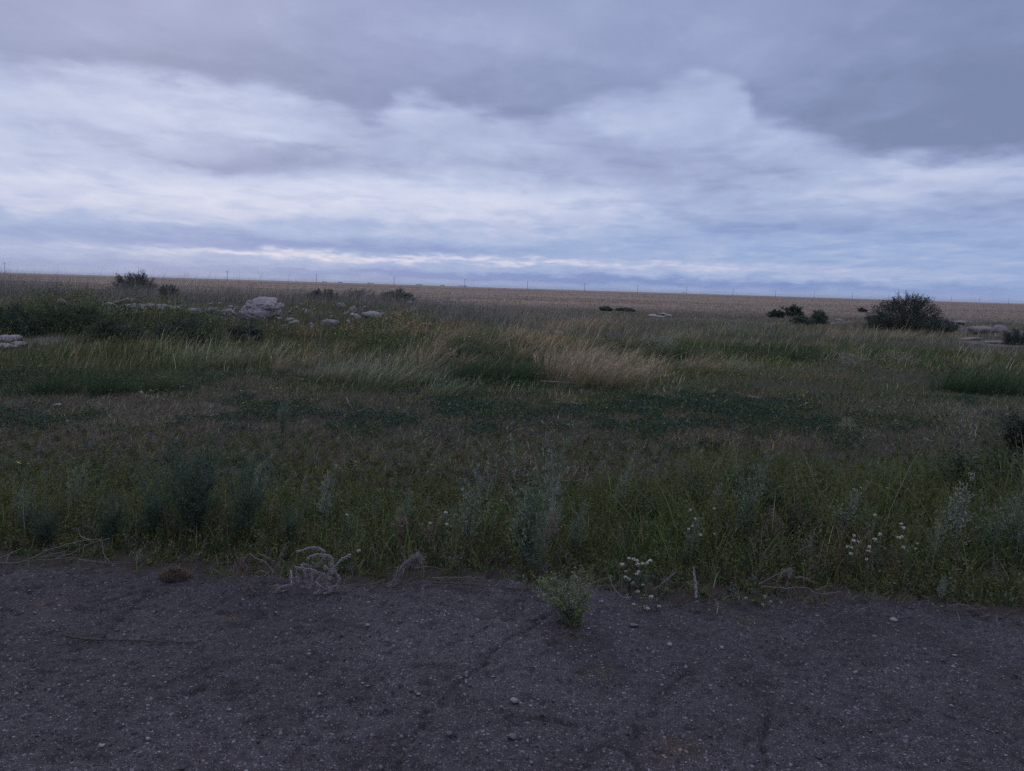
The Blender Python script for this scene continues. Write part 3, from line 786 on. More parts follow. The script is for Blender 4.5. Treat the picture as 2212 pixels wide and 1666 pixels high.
def sage_meshes(h, nst, spread, leafn, col, r, lw=(.014, .032), sprig=.26, start=.12, lean=(.1, 0), top_bias=1.0):
    """upright feathery herb: stems with many side sprigs, tiny leaves along them"""
    st, fo = MB(), MB()
    for k_ in range(nst):
        hh = h * (1 if k_ == 0 else r.uniform(.5, .98)); a = r.uniform(0, 6.28); s_ = spread * r.random() ** .5
        c = stem_curve(hh, (lean[0] + math.cos(a) * s_, lean[1] + math.sin(a) * s_), .04, r, 10)
        c[:, :2] += r.normal(0, .012, 2)
        tube(st, c, np.linspace(.0035, .0012, 10), np.array([.14, .12, .085]) * r.uniform(.7, 1.2), 4)
        nb = int(18 * hh / .5) + 6
        for b in range(nb):
            t_ = start + (1 - start) * (b + r.random()) / nb; i_ = t_ * 9; i0 = min(int(i_), 8); p0 = c[i0] + (c[i0 + 1] - c[i0]) * (i_ - i0)
            an = r.uniform(0, 6.28); L = sprig * hh * (1.08 - t_) ** .8 * r.uniform(.5, 1.1) + .02
            d0 = np.array([math.cos(an), math.sin(an), r.uniform(.5, 1.3)]); d0 /= np.linalg.norm(d0)
            q = np.linspace(0, 1, 5)[:, None]; bp = p0 + d0 * L * q + np.array([0, 0, .25 * L]) * q * q
            tube(st, bp, np.linspace(.0014, .0007, 5), np.array([.13, .13, .09]), 3)
            m = max(4, int(leafn * L / .1)); tq = r.random(m) ** .8; P = bp[0] + (bp[-1] - bp[0]) * tq[:, None] + r.normal(0, .004, (m, 3))
            A = unit(d0 + r.normal(0, .75, (m, 3)) + [0, 0, .35]); l = r.uniform(*lw, m)
            cc = np.asarray(col) * r.uniform(.65, 1.4, (m, 1)) * (1 + r.normal(0, .05, (m, 3)))
            leaves(fo, P, A, l, l * r.uniform(.20, .40, m), cc, r)
    return st, fo


def plant(name, st, fo, sname='stem', fname='foliage', ms_=None, mf=None):
    o = empty(name, (0, 0, 0))
    st.build(sname, ms_ or M_stem, o); fo.build(fname, mf or M_leaf, o)
    return o


SAGE = [plant('sagebrush', *sage_meshes(.70, n_, sp_, 15, col, rp, start=.15, sprig=sg, lean=ln)) for n_, sp_, col, sg, ln in
        ((9, .30, (.215, .265, .17), .24, (.12, 0)), (5, .22, (.26, .30, .205), .26, (.18, 0)), (7, .38, (.205, .255, .16), .22, (.05, .0)), (4, .18, (.31, .34, .26), .28, (.1, 0)))]
KOCH = [plant('feathery_weed', *sage_meshes(.70, n_, sp_, 24, col, rp, lw=(.010, .024), start=.08, sprig=.30, lean=(.14, 0))) for n_, sp_, col in
        ((13, .5, (.080, .125, .078)), (10, .42, (.10, .15, .095)))]
used = set()


def put(proto, px, yb, yt, label, cat, group=None, rz=None, wide=1., name=None):
    i_ = id(proto)
    o = proto if i_ not in used else copy_tree(proto)
    used.add(i_)
    b = gp(px, yb); h = hgt(px, yb, yt)
    if b[1] < 4.3: b[2] = max(b[2], float(roadz(np.array([b[0]]), np.array([b[1]]))[0])) - .005
    s_ = h / proto.get('_h', .70)
    o.location = [float(q) for q in b]; o.rotation_euler = (0, 0, rp.uniform(-.5, .5) if rz is None else rz); o.scale = (s_ * wide, s_ * wide, s_)
    if '_h' in o: pass
    return tag(o, label, cat, group)


GS = 'grey-green sagebrush along the road'
for k_, px, yb, yt, wd, lab in [
    (0, 1135, 1245, 950, .9, 'tallest grey-green sagebrush in the middle, standing over the green clump on the asphalt'),
    (1, 1010, 1200, 985, .8, 'slim silvery sagebrush just left of the tallest middle sagebrush'),
    (3, 1190, 1190, 1015, .8, 'pale silvery sagebrush top close at the right of the tallest middle sagebrush'),
    (2, 1160, 1252, 1120, .9, 'low dusty sagebrush at the asphalt edge below the tallest middle sagebrush'),
    (1, 1335, 1120, 985, .7, 'thin lone sagebrush spire over the brown litter right of the tallest sagebrush'),
    (0, 870, 1180, 1050, .8, 'short green-grey sagebrush behind the drooping grey dry stalk'),
    (3, 700, 1150, 1010, .8, 'faint grey sagebrush above the curled dry tumbleweed'),
    (0, 1600, 1200, 985, .7, 'tall narrow sagebrush left of the dark leafy herbs on the right'),
    (3, 1540, 1150, 1035, .9, 'small pale sagebrush beside the olive weeds right of centre'),
    (1, 1795, 1200, 1040, 1.1, 'branching silver sagebrush left of the white flowers on the right'),
    (3, 1740, 1235, 1145, 1.1, 'short silver sagebrush low in front of the branching silver one'),
    (2, 1865, 1180, 1085, 1., 'grey sagebrush directly behind the right-hand white flowers'),
    (3, 2050, 1215, 1030, 1.1, 'pale feathery sagebrush between the white flowers and the right edge'),
    (1, 2000, 1240, 1130, .9, 'little sagebrush right of the white flower cluster near the asphalt'),
    (0, 2130, 1225, 1060, .9, 'grey-green sagebrush second from the right edge of the view'),
    (2, 2190, 1220, 1050, .9, 'sagebrush cut by the right edge of the view'),
    (1, 1480, 1235, 1110, .7, 'short sagebrush left of the upright white stick'),
    (3, 2030, 1305, 1240, .9, 'small pale sagebrush sprouting at the asphalt edge on the far right'),
    (0, 610, 945, 845, .7, 'distant small sagebrush standing in the dark green herb carpet'),
    (3, 560, 1110, 985, .9, 'bluish sagebrush right of the big feathery weeds on the left'),
    (1, 160, 1130, 1000, .8, 'dull sagebrush in front of the brown patch on the left'),
    (2, 60, 1160, 1040, .9, 'sagebrush nearest the left edge of the view'),
    (3, 300, 1225, 1180, 1.2, 'tiny silvery sagebrush sprig on the left asphalt edge'),
    (0, 1240, 1215, 1075, .7, 'low sagebrush between the tall middle sagebrush and the white flower cluster'),
    (2, 760, 1190, 1090, .8, 'low grey sagebrush between the tumbleweed and the pink dry seed stalks'),
]:
    put(SAGE[k_], px, yb, yt, lab, 'shrub', GS, wide=wd)
GK = 'dark feathery weeds on the left verge'
for k_, px, yb, yt, wd, lab in [(0, 420, 1175, 925, 1., 'biggest dark feathery weed of the left verge, wide and tall'), (1, 520, 1180, 960, .9, 'dark feathery weed leaning right of the biggest one on the left verge'),
                                (1, 330, 1170, 1000, 1., 'lower dark feathery weed left of the biggest one on the left verge'), (0, 240, 1180, 1060, 1.1, 'low spreading feathery weed above the fallen dry branches'),
                                (1, 620, 1185, 1070, 1., 'small feathery weed above the thin bent dry stalk'), (0, 100, 1185, 1080, 1.2, 'low feathery weed near the left edge above the fallen branches')]:
    put(KOCH[k_], px, yb, yt, lab, 'weed', GK, wide=wd)

# leafy goosefoot-like herbs on the right
def herb(r, h, n, col):
    st, fo = MB(), MB()
    for k_ in range(n):
        a = r.uniform(0, 6.28); s_ = r.uniform(.1, .75); c = stem_curve(h * r.uniform(.6, 1), (math.cos(a) * s_, math.sin(a) * s_), .06, r, 8)
        tube(st, c, np.linspace(.004, .0015, 8), np.array([.11, .10, .05]), 4)
        m = 95; t_ = r.uniform(.15, 1, m) * 7; i0 = np.minimum(t_.astype(int), 6); P = c[i0] + (c[i0 + 1] - c[i0]) * (t_ - i0)[:, None]
        A = unit(r.normal(size=(m, 3)) * [1, 1, .5] + [0, 0, .2]); P = P + A * r.uniform(0, .05, (m, 1)) * h * 2; l = r.uniform(.018, .042, m) * (1.2 - t_ / 12)
        leaves(fo, P, A, l, l * r.uniform(.4, .62, m), np.asarray(col) * r.uniform(.6, 1.5, (m, 1)), r)
    return st, fo
HERB = [plant('leafy_herb', *herb(rp, .40, 16, c)) for c in ((.085, .105, .05), (.060, .082, .048), (.11, .115, .045))]
for o in HERB:
    o['_h'] = .40
for k_, px, yb, yt, wd, lab in [(0, 1500, 1120, 1010, 1.2, 'olive leafy herb at the left end of the leafy row on the right'), (1, 1590, 1130, 1010, 1.1, 'dark leafy herb behind the tall narrow sagebrush'),
                                (0, 1680, 1145, 1000, 1.3, 'biggest olive leafy herb, above the branching silver sagebrush'), (1, 1720, 1190, 1080, 1.1, 'darkest leafy herb in the hollow left of the silver sagebrush'),
                                (2, 1760, 1090, 995, 1.2, 'yellowish leafy herb under the rusty patch on the right'), (0, 1930, 1110, 1010, 1.2, 'olive leafy herb behind the right-hand white flowers'),
                                (2, 1620, 1080, 985, 1., 'yellow-green leafy herb topping the row right of centre'), (1, 2080, 1090, 960, 1.4, 'broad dark leafy herb near the right edge'),
                                (0, 2180, 1070, 935, 1.4, 'leafy herb touching the right edge of the view'), (2, 2010, 1120, 1030, 1.1, 'yellowish leafy herb left of the pale feathery sagebrush'),
                                (0, 1400, 1140, 1050, 1.2, 'low leafy herb under the thin lone sagebrush spire'), (1, 2195, 960, 880, 1.6, 'dark leafy bush-like herb high on the right edge')]:
    put(HERB[k_], px, yb, yt, lab, 'herb', 'leafy herbs on the right', wide=wd)
for o in list(COL.objects):
    if '_h' in o: del o['_h']

# green clump growing out of the asphalt
st, fo = MB(), MB(); r = np.random.default_rng(77)
for k_ in range(64):
    a = r.uniform(0, 6.28); s_ = r.uniform(.05, .62); L = r.uniform(.17, .33)
    d = np.array([-.30 + math.cos(a) * s_, .25 + math.sin(a) * s_, 1.]); q = np.linspace(0, 1, 9)[:, None]
    c = d * L * q * .9 + np.array([math.cos(a) * .05, math.sin(a) * .05, -.05]) * q ** 2 + r.normal(0, .012, 3) * [1, 1, 0]
    tube(st, c, np.linspace(.0018, .0007, 9), np.array([.13, .13, .07]), 3)
    m = 100; t_ = r.uniform(.06, 1, m) * 8; i0 = np.minimum(t_.astype(int), 7); P = c[i0] + (c[i0 + 1] - c[i0]) * (t_ - i0)[:, None] + r.normal(0, .004, (m, 3))
    l = r.uniform(.008, .017, m); g = r.random() < .3
    leaves(fo, P, unit(r.normal(size=(m, 3)) + [0, 0, .5]), l, l * .42, (np.array([.26, .27, .22]) if g else np.array([.20, .235, .10])) * r.uniform(.6, 1.4, (m, 1)), r)
clump = plant('green_clump', st, fo); p = pdir(1242, 1352); clump.scale = (.98, .98, .98); clump.location = (p * (-CAMZ / p[2]) + np.array([0, 0, CAMZ - .004])).tolist()
tag(clump, 'small bushy green plant growing alone out of the grey asphalt', 'plant')


def rp3(px, py, dy=0.):                           # point on the road or soil just below a pixel
    p = pdir(px, py); t_ = -CAMZ / p[2]; return np.array([p[0] * t_, p[1] * t_ + dy, 0.])


# flowers: stems part and each head a part
def flower_head(r, s_=.013, col=(.72, .70, .60)):
    mb = MB(); m = 26; a = unit(r.normal(size=(m, 3)) * [1, 1, .5] + [0, -.25, .5])
    leaves(mb, a * .002, a, np.full(m, s_), np.full(m, s_ * .6), np.tile(np.array(col), (m, 1)) * r.uniform(.85, 1.1, (m, 1)), r)
    return mb


def flower_plant(name, base_px, heads, label, group=None, lean=0., hs=.0105, ycol=None):
    b = rp3(*base_px); b[2] = min(0., float(H(b[0], b[1]))) if b[1] > 3.9 else -.005
    root = empty(name, b); tag(root, label, 'flower', group)
    st, fo = MB(), MB(); r = rp
    hub = np.array([0., 0, .02]); H_ = []
    for k_, (px, py) in enumerate(heads):
        dy = r.uniform(-.16, -.02); q = at_depth(px, py, b[1] + dy) - b
        q[2] = max(q[2], .02); H_.append(q)
        mid = q * .5 + r.normal(0, .02, 3) + [0, 0, .02]
        c = spline([[0, 0, 0], hub + (mid - hub) * .5, mid, q], 12); tube(st, c, np.linspace(.0022, .0009, 12), np.array([.12, .13, .08]), 4)
        m = 26; t_ = r.uniform(.1, .92, m) * 11; i0 = t_.astype(int).clip(0, 10); P = c[i0] + (c[i0 + 1] - c[i0]) * (t_ - i0)[:, None]
        l = r.uniform(.010, .026, m); leaves(fo, P, unit(r.normal(size=(m, 3)) + [0, 0, .5]), l, l * .25, np.array([.10, .13, .075]) * r.uniform(.6, 1.4, (m, 1)), r)
    st.build('stem', M_stem, root); fo.build('foliage', M_leaf, root)
    for q in H_:
        o = flower_head(r, hs * r.uniform(.75, 1.2), ycol or (.70, .69, .60)).build('flower_head', M_petal, root); o.location = q.tolist()
    return root


GF = 'white-flowered plants along the verge'
def z4(X_, Y_): return ((2050 + X_ * .29385) / 1.8445, (2200 + Y_ * .29385) / 1.8445)   # reading of an enlarged crop
flower_plant('white_flower', z4(1560, 560), [z4(*q) for q in ((1553, 92), (1612, 100), (1648, 122), (1455, 168), (1513, 268), (1503, 340), (1607, 422), (1545, 372))], 'white flowers on thin stems at the asphalt edge, left half of the middle cluster', GF)
flower_plant('white_flower', z4(1700, 545), [z4(*q) for q in ((1670, 167), (1803, 152), (1837, 120), (1740, 160), (1683, 273), (1656, 305), (1740, 447), (1672, 545))], 'white flowers on thin stems, right half of the middle cluster', GF)
flower_plant('white_flower', z4(1760, 760), [z4(*q) for q in ((1854, 607), (1616, 710), (1770, 745), (1806, 770), (1960, 740))], 'sprawling white flowers lying low on the asphalt below the middle cluster', GF, hs=.010)
def z6(X_, Y_): return ((2680 + X_ * .63291) / 1.8445, (1600 + Y_ * .63291) / 1.8445)
flower_plant('white_flower', (1840, 1235), [z6(*q) for q in ((1140, 845), (1138, 880), (1167, 884), (1103, 916), (1127, 922), (1122, 962), (1220, 995))], 'white flowers left of the silver spike, in the right-hand group', GF)
flower_plant('white_flower', (1890, 1230), [z6(*q) for q in ((1272, 870), (1305, 838), (1275, 718), (1237, 918), (1230, 943))], 'white flowers in the middle of the right-hand group', GF)
flower_plant('white_flower', (1945, 1230), [z6(*q) for q in ((1440, 770), (1455, 797), (1425, 858), (1445, 852), (1452, 920))], 'topmost white flowers, at the right end of the right-hand group', GF)
flower_plant('white_flower', (1490, 1215), [z6(*q) for q in ((112, 686), (142, 742), (125, 785), (100, 805), (175, 840))], 'small white flowers between the middle and right-hand clusters', GF, hs=.009)
flower_plant('white_flower', (1555, 1200), [z6(*q) for q in ((263, 675), (262, 836))], 'pair of white flowers left of the leafy herbs', GF, hs=.009)
def z5(X_, Y_): return ((1300 + X_ * .63291) / 1.8445, (1600 + Y_ * .63291) / 1.8445)
flower_plant('white_flower', (745, 1200), [z5(130, 714), (775, 1190)], 'single white flower over the curled dry tumbleweed', GF, hs=.009)
flower_plant('white_flower', (945, 1210), [z5(*q) for q in ((653, 769), (753, 703), (759, 774))], 'three white flowers beside the pink dry seed stalks', GF, hs=.011)
flower_plant('yellow_flower', (1625, 1297), [z6(*q) for q in ((462, 1240), (503, 1254), (567, 1280), (578, 1228), (616, 1282), (684, 1268))], 'tiny yellow flowers low at the asphalt edge right of the white stick', None, hs=.008, ycol=(.55, .55, .22))
flower_plant('white_flower', z6(1845, 1000), [z6(1845, 895), z6(1530, 930), z6(1540, 895)], 'small white flowers under the pale feathery sagebrush on the right', GF, hs=.008)


# dry curled stalks with hanging fuzz
def fuzzy(mb, c, r, n, L, col, down=.6, out=.5):
    i0 = r.integers(0, len(c) - 1, n); P = c[i0] + (c[i0 + 1] - c[i0]) * r.random((n, 1))
    A = unit(r.normal(size=(n, 3)) * out + [0, 0, -down]); l = r.uniform(.4, 1., n) * L
    leaves(mb, P, A, l, np.full(n, .0022), np.asarray(col) * r.uniform(.6, 1.5, (n, 1)), r)


def dry_weed(name, label, lines, base, zoom, fz=110, L=.035, rad=.0032, col=(.30, .27, .26), group=None, dz=.06, cat='dry weed'):
    b = rp3(*base); root = empty(name, b); tag(root, label, cat, group); st, fo = MB(), MB(); r = rp
    for ln in lines:
        dy = r.uniform(-dz, dz); dd = np.linspace(0, 1, len(ln)) * r.uniform(-dz, dz)
        P = [at_depth(*zoom(*q), b[1] + dy + e_) - b for q, e_ in zip(ln, dd)]
        P = np.array(P); P[:, 2] = np.maximum(P[:, 2], .006)
        c = spline(P, 8 * len(ln)); c[1:-1] += r.normal(0, .0015, c[1:-1].shape)
        tube(st, c, np.linspace(rad, rad * .5, len(c)) * r.uniform(.8, 1.2), np.array(col) * r.uniform(.8, 1.25), 5)
        if fz: fuzzy(fo, c, r, int(fz * len(ln) / 4), L, np.array(col) * [.85, .78, .78])
    st.build('stem', M_dry, root)
    if fz: tag(fo.build('seed_fuzz', M_dry, root), kind='stuff')
    return root


def z7(X_, Y_): return ((1100 + X_ * .29385) / 1.8445, (2100 + Y_ * .29385) / 1.8445)
dry_weed('tumbleweed', 'curled pale grey dry tumbleweed lying on the asphalt edge left of centre', [
    [(280, 330), (450, 285), (560, 275), (630, 310), (655, 360), (630, 430), (570, 490), (515, 545)], [(420, 440), (470, 390), (560, 370), (690, 375), (740, 395), (755, 440), (735, 500)],
    [(735, 490), (780, 540), (790, 590), (760, 600)], [(355, 550), (355, 515), (385, 500), (440, 515), (465, 515)], [(265, 560), (280, 545), (350, 555), (420, 565), (490, 575), (560, 600)],
    [(265, 560), (280, 620), (300, 680), (325, 735)], [(205, 590), (210, 640), (205, 700), (215, 760)], [(355, 545), (380, 600), (410, 650), (390, 690), (440, 770), (400, 830), (355, 870), (380, 895), (430, 880)],
    [(470, 630), (500, 610), (570, 605), (625, 640), (640, 680), (670, 770), (690, 810)], [(530, 748), (600, 665), (630, 630), (700, 665), (780, 690)], [(475, 630), (490, 690), (480, 780), (440, 830)],
    [(1015, 360), (880, 445), (785, 545), (720, 640), (690, 730), (685, 820)], [(810, 615), (850, 670), (850, 730), (820, 780), (750, 815), (690, 840), (680, 900), (670, 960)],
    [(700, 835), (730, 870), (720, 930), (690, 965), (640, 970)], [(690, 840), (710, 900), (740, 960)], [(530, 745), (590, 790), (610, 830), (560, 880), (530, 910), (560, 940), (600, 910)],
    [(15, 870), (30, 830), (90, 800), (180, 785), (215, 760)], [(20, 870), (60, 900), (120, 890), (140, 860)], [(0, 780), (60, 830), (130, 860)], [(650, 530), (690, 550), (720, 600), (700, 640)]],
    z7(520, 880), z7, fz=130, L=.022, rad=.0034, col=(.40, .37, .36))
dry_weed('dry_stalk', 'grey dry stalk with drooping seed head leaning at the asphalt edge', [[(1560, 770), (1610, 700), (1660, 610), (1720, 510), (1790, 450), (1870, 400), (1910, 350), (1960, 380), (1965, 440)], [(1860, 400), (1890, 440), (1880, 500)], [(1560, 770), (1570, 820), (1590, 880)]], z7(1560, 775), z7, fz=330, L=.045, rad=.003)


def z8(X_, Y_): return ((700 + X_ * .49729) / 1.8445, (2150 + Y_ * .49729) / 1.8445)
dry_weed('dry_stalk', 'bent dry stalk hanging over the asphalt, left of the tumbleweed', [[(640, 420), (600, 380), (565, 290), (575, 230), (545, 185), (515, 150), (575, 145)], [(570, 280), (590, 330), (620, 390)], [(515, 150), (490, 200), (470, 245)]], z8(630, 415), z8, fz=150, L=.05, col=(.22, .17, .15))
dry_weed('dry_stalk', 'brown zigzag dry stalks between the bent stalk and the tumbleweed', [[(590, 110), (640, 150), (700, 170), (740, 200), (775, 260), (750, 320), (755, 370), (800, 395)], [(820, 430), (815, 395), (850, 375), (920, 365), (990, 340)], [(775, 265), (800, 210), (840, 120), (880, 60)], [(640, 270), (700, 250), (760, 300)], [(660, 110), (740, 150), (800, 180)]], z8(790, 400), z8, fz=60, L=.03, col=(.21, .17, .155))
def z9(X_, Y_): return ((X_ * .63291) / 1.8445, (1600 + Y_ * .63291) / 1.8445)
dry_weed('fallen_branch', 'fan of thin fallen dry branches at the left end of the asphalt edge', [
    [(-60, 1030), (80, 1020), (190, 990), (290, 940), (390, 910), (480, 885), (560, 870), (640, 872)], [(560, 872), (510, 850), (492, 800)], [(200, 1000), (330, 995), (470, 985), (600, 1005), (830, 1015)], [(340, 1000), (440, 960), (560, 900), (690, 862)],
    [(560, 872), (585, 890)], [(640, 880), (655, 960), (690, 1010)], [(0, 985), (70, 955), (140, 925)], [(250, 985), (420, 940), (430, 900)], [(480, 990), (560, 1010), (740, 1045)]], z9(190, 1010), z9, fz=0, rad=.0035, col=(.20, .165, .145), cat='branch')
dry_weed('fallen_branch', 'arched grey fallen stalk right of the middle white flowers', [[(1680, 470), (1680, 400), (1700, 345), (1770, 325), (1880, 330), (1960, 370), (2060, 385), (2200, 410)], [(1870, 510), (1960, 460), (2060, 380), (2140, 310), (2200, 270)], [(1740, 340), (1800, 420), (1820, 480), (1850, 560)]], z4(1700, 520), z4, fz=30, L=.02, rad=.0035, col=(.21, .18, .17), cat='branch')
dry_weed('fallen_branch', 'straight thin grey stalk lying on the asphalt under the middle white flowers', [[(1285, 340), (1310, 410), (1350, 490), (1410, 560), (1470, 640), (1530, 720), (1578, 815)]], z4(1440, 650), z4, fz=0, rad=.003, col=(.34, .31, .28), cat='stick')
dry_weed('fallen_branch', 'tangled dry stalks right of the green clump', [[(760, 455), (900, 440), (1050, 420), (1180, 370), (1300, 340), (1340, 350)], [(960, 490), (1080, 500), (1200, 490), (1340, 470), (1450, 450)], [(1000, 430), (1100, 460), (1230, 470), (1380, 460)], [(1060, 410), (1150, 400), (1260, 430)]], z4(1100, 495), z4, fz=0, rad=.0028, col=(.19, .155, .13), cat='branch')
dry_weed('fallen_branch', 'long dark straight stalk lying left of the green clump', [[(670, 1140), (800, 1145), (920, 1152), (1060, 1165), (1200, 1180), (1330, 1205)]], z5(1000, 1162), z5, fz=0, rad=.004, col=(.12, .095, .08), cat='branch')
dry_weed('fallen_branch', 'pair of dry stalks parallel to the road above the long dark one', [[(660, 1112), (800, 1108), (900, 1105), (1000, 1112)], [(700, 1125), (860, 1118), (1010, 1100)], [(560, 1050), (650, 1040), (760, 1060)]], z5(830, 1125), z5, fz=0, rad=.0026, col=(.21, .17, .14), cat='branch')
dry_weed('fallen_branch', 'branched pinkish dry stalks at the right asphalt edge', [[(560, 1165), (700, 1175), (800, 1172), (860, 1180), (900, 1225), (930, 1265), (965, 1300)], [(860, 1185), (920, 1210), (1000, 1205), (1060, 1200)], [(540, 1150), (660, 1090), (750, 1060)], [(770, 1105), (830, 1110), (900, 1145)], [(820, 1300), (830, 1250), (860, 1225)], [(900, 1190), (970, 1160)]], z6(880, 1290), z6, fz=60, L=.03, rad=.0032, col=(.22, .175, .17), cat='branch')
dry_weed('dry_stalk', 'small drooping dry seed head over the branched pinkish stalks', [[(640, 1180), (690, 1080), (740, 1050), (765, 1080)], [(740, 1050), (735, 1100)]], z6(640, 1190), z6, fz=160, L=.03, col=(.27, .23, .21))
dry_weed('fallen_branch', 'small forked dry twig on the asphalt at the right', [[(1170, 1330), (1180, 1310), (1230, 1295), (1260, 1270)], [(1175, 1335), (1215, 1345)]], z6(1190, 1335), z6, fz=0, rad=.003, col=(.25, .21, .19), cat='twig')
dry_weed('dry_stalk', 'fuzzy grey dry stalks lying on the asphalt at the far right', [[(1740, 1290), (1830, 1280), (1900, 1310), (1960, 1300), (1985, 1350)], [(1900, 1315), (1930, 1350), (1960, 1330)], [(1990, 1345), (1950, 1360)]], z6(1900, 1350), z6, fz=200, L=.035, col=(.19, .155, .15))
dry_weed('stick', 'upright pale whitish stick at the asphalt edge right of the white flowers', [[(150, 1233), (146, 1160), (138, 1100), (131, 1042)]], z6(150, 1235), z6, fz=0, rad=.0065, col=(.42, .40, .35), cat='stick')
dry_weed('stick', 'long thin dark stick lying on the asphalt at the left', [[(135, 1373), (180, 1384), (230, 1391), (300, 1393), (360, 1397), (425, 1398)]], (280, 1396), lambda a, b: (a, b), fz=0, rad=.0045, col=(.10, .075, .065), cat='stick')
for i_, (px, yb, yt) in enumerate([(862, 1185, 1100), (922, 1180, 1122), (1395, 1180, 1040)]):
    pass
lab3 = ['pinkish dry seed stalk over the left end of the bare edge strip', 'pinkish dry seed stalk beside the three white flowers', 'brown dry seed stalk right of the tallest middle sagebrush', 'brown dry seed stalk among the leafy herbs on the right']
for lab, (px, yb, yt), n_ in zip(lab3, [(863, 1195, 1095), (928, 1195, 1118), (1180, 1210, 1095), (1665, 1200, 1090)], (6, 4, 4, 7)):
    st, fo = MB(), MB(); h = hgt(px, yb, yt)
    for k_ in range(n_):
        c = stem_curve(h * rp.uniform(.7, 1), (rp.normal(.05, .18), rp.normal(0, .15)), .05, rp, 12); tube(st, c, np.linspace(.0022, .001, 12), np.array([.24, .17, .14]), 3)
        fuzzy(fo, c[5:], rp, 170, .035, (.30, .21, .17), down=-.1)
    o = plant('dry_seed_stalk', st, fo, 'stem', 'seed_head', M_dry, M_dry); o.location = gp(px, yb).tolist(); tag(o, lab, 'dry weed', 'dry seed stalks')

# brown tuft on the asphalt
mb = MB(); r = np.random.default_rng(9); n = 1500; a = r.uniform(0, 6.28, n); q = r.random(n) ** .5
P = np.stack([np.cos(a) * q * .08, np.sin(a) * q * .05, (1 - q ** 2) * .045], 1)
blades(mb, P, r.uniform(.004, .03, n), np.full(n, .0028), np.stack([r.normal(0, .03, n), r.normal(0, .015, n)], 1), np.array([.17, .115, .08]) * np.exp(r.normal(-.1, .5, (n, 1))), 2, r=r)
o = mb.build('dry_grass_tuft', M_dry); o.location = (rp3(378, 1247) - [0, 0, .005]).tolist(); tag(o, 'round brown tuft of matted dead grass on the left asphalt edge', 'grass tuft')

# tussocks in the meadow
def tussock(n, col, tip, r, spread=.16, lean=.45, wd=.0042, awn=.35):
    mb = MB(); a = r.uniform(0, 6.28, n); q = r.random(n) ** .6 * spread
    P = np.stack([np.cos(a) * q, np.sin(a) * q, 0 * q - .03], 1); h = r.gamma(12, .6 / 12, n)
    ln = np.stack([np.cos(a) * q * .9 + h * lean * r.uniform(.5, 1.3, n), np.sin(a) * q * .9 + r.normal(0, .06, n)], 1)
    c = np.asarray(col) * np.exp(r.normal(0, .35, (n, 1))); t2_ = np.asarray(tip) * np.exp(r.normal(-.08, .35, (n, 1))).clip(.3, 1.6); ln = ln + r.normal(0, .10, (n, 2))
    blades(mb, P, h, np.full(n, wd), ln, c, 4, tipcol=t2_, droop=.16, r=r)
    m = int(n * awn); hd = MB(); k_ = r.integers(0, n, m)
    T = P[k_] + np.stack([ln[k_, 0], ln[k_, 1], h[k_] * .84], 1)
    nn = 7; TT = np.repeat(T, nn, 0) - np.repeat(np.stack([ln[k_, 0], ln[k_, 1], h[k_] * .9], 1), nn, 0) * r.uniform(0, .28, (m * nn, 1)) + r.normal(0, .006, (m * nn, 3))
    leaves(hd, TT, unit(r.normal(size=(m * nn, 3)) * .5 + [.7, 0, .8]), r.uniform(.015, .04, m * nn), np.full(m * nn, .007), np.repeat(t2_[k_], nn, 0), r)
    root = empty('grass_tussock', (0, 0, 0)); mb.build('blades', M_grass, root); tag(hd.build('seed_heads', M_grass, root), kind='stuff')
    return root
rt = np.random.default_rng(31)
TG = [tussock(110, (.17, .15, .075), (.60, .44, .30), rt, .24, .38, .0085), tussock(90, (.16, .14, .07), (.56, .42, .29), rt, .30, .52, .0085)]
TD = [tussock(260, (.048, .078, .034), (.075, .115, .048), rt, .34, .34, .010, awn=.05), tussock(230, (.055, .085, .036), (.16, .18, .085), rt, .30, .5, .009, awn=.12)]
TP = [tussock(120, (.12, .14, .065), (.38, .37, .24), rt, .30, .48, .008, awn=.3)]
GG, GD, GP_ = 'rusty golden grass tussocks', 'dark green grass tussocks', 'pale awned grass tussocks'
def putt(proto, px, yb, yt, lab, grp, wide=1.):
    i_ = id(proto); o = proto if i_ not in used else copy_tree(proto); used.add(i_)
    b = gp(px, yb); h = hgt(px, yb, yt); s_ = h / .56
    o.location = b.tolist(); o.rotation_euler = (0, 0, rt.uniform(-.3, .3)); o.scale = (s_ * wide, s_ * wide, s_); tag(o, lab, 'grass tussock', grp)
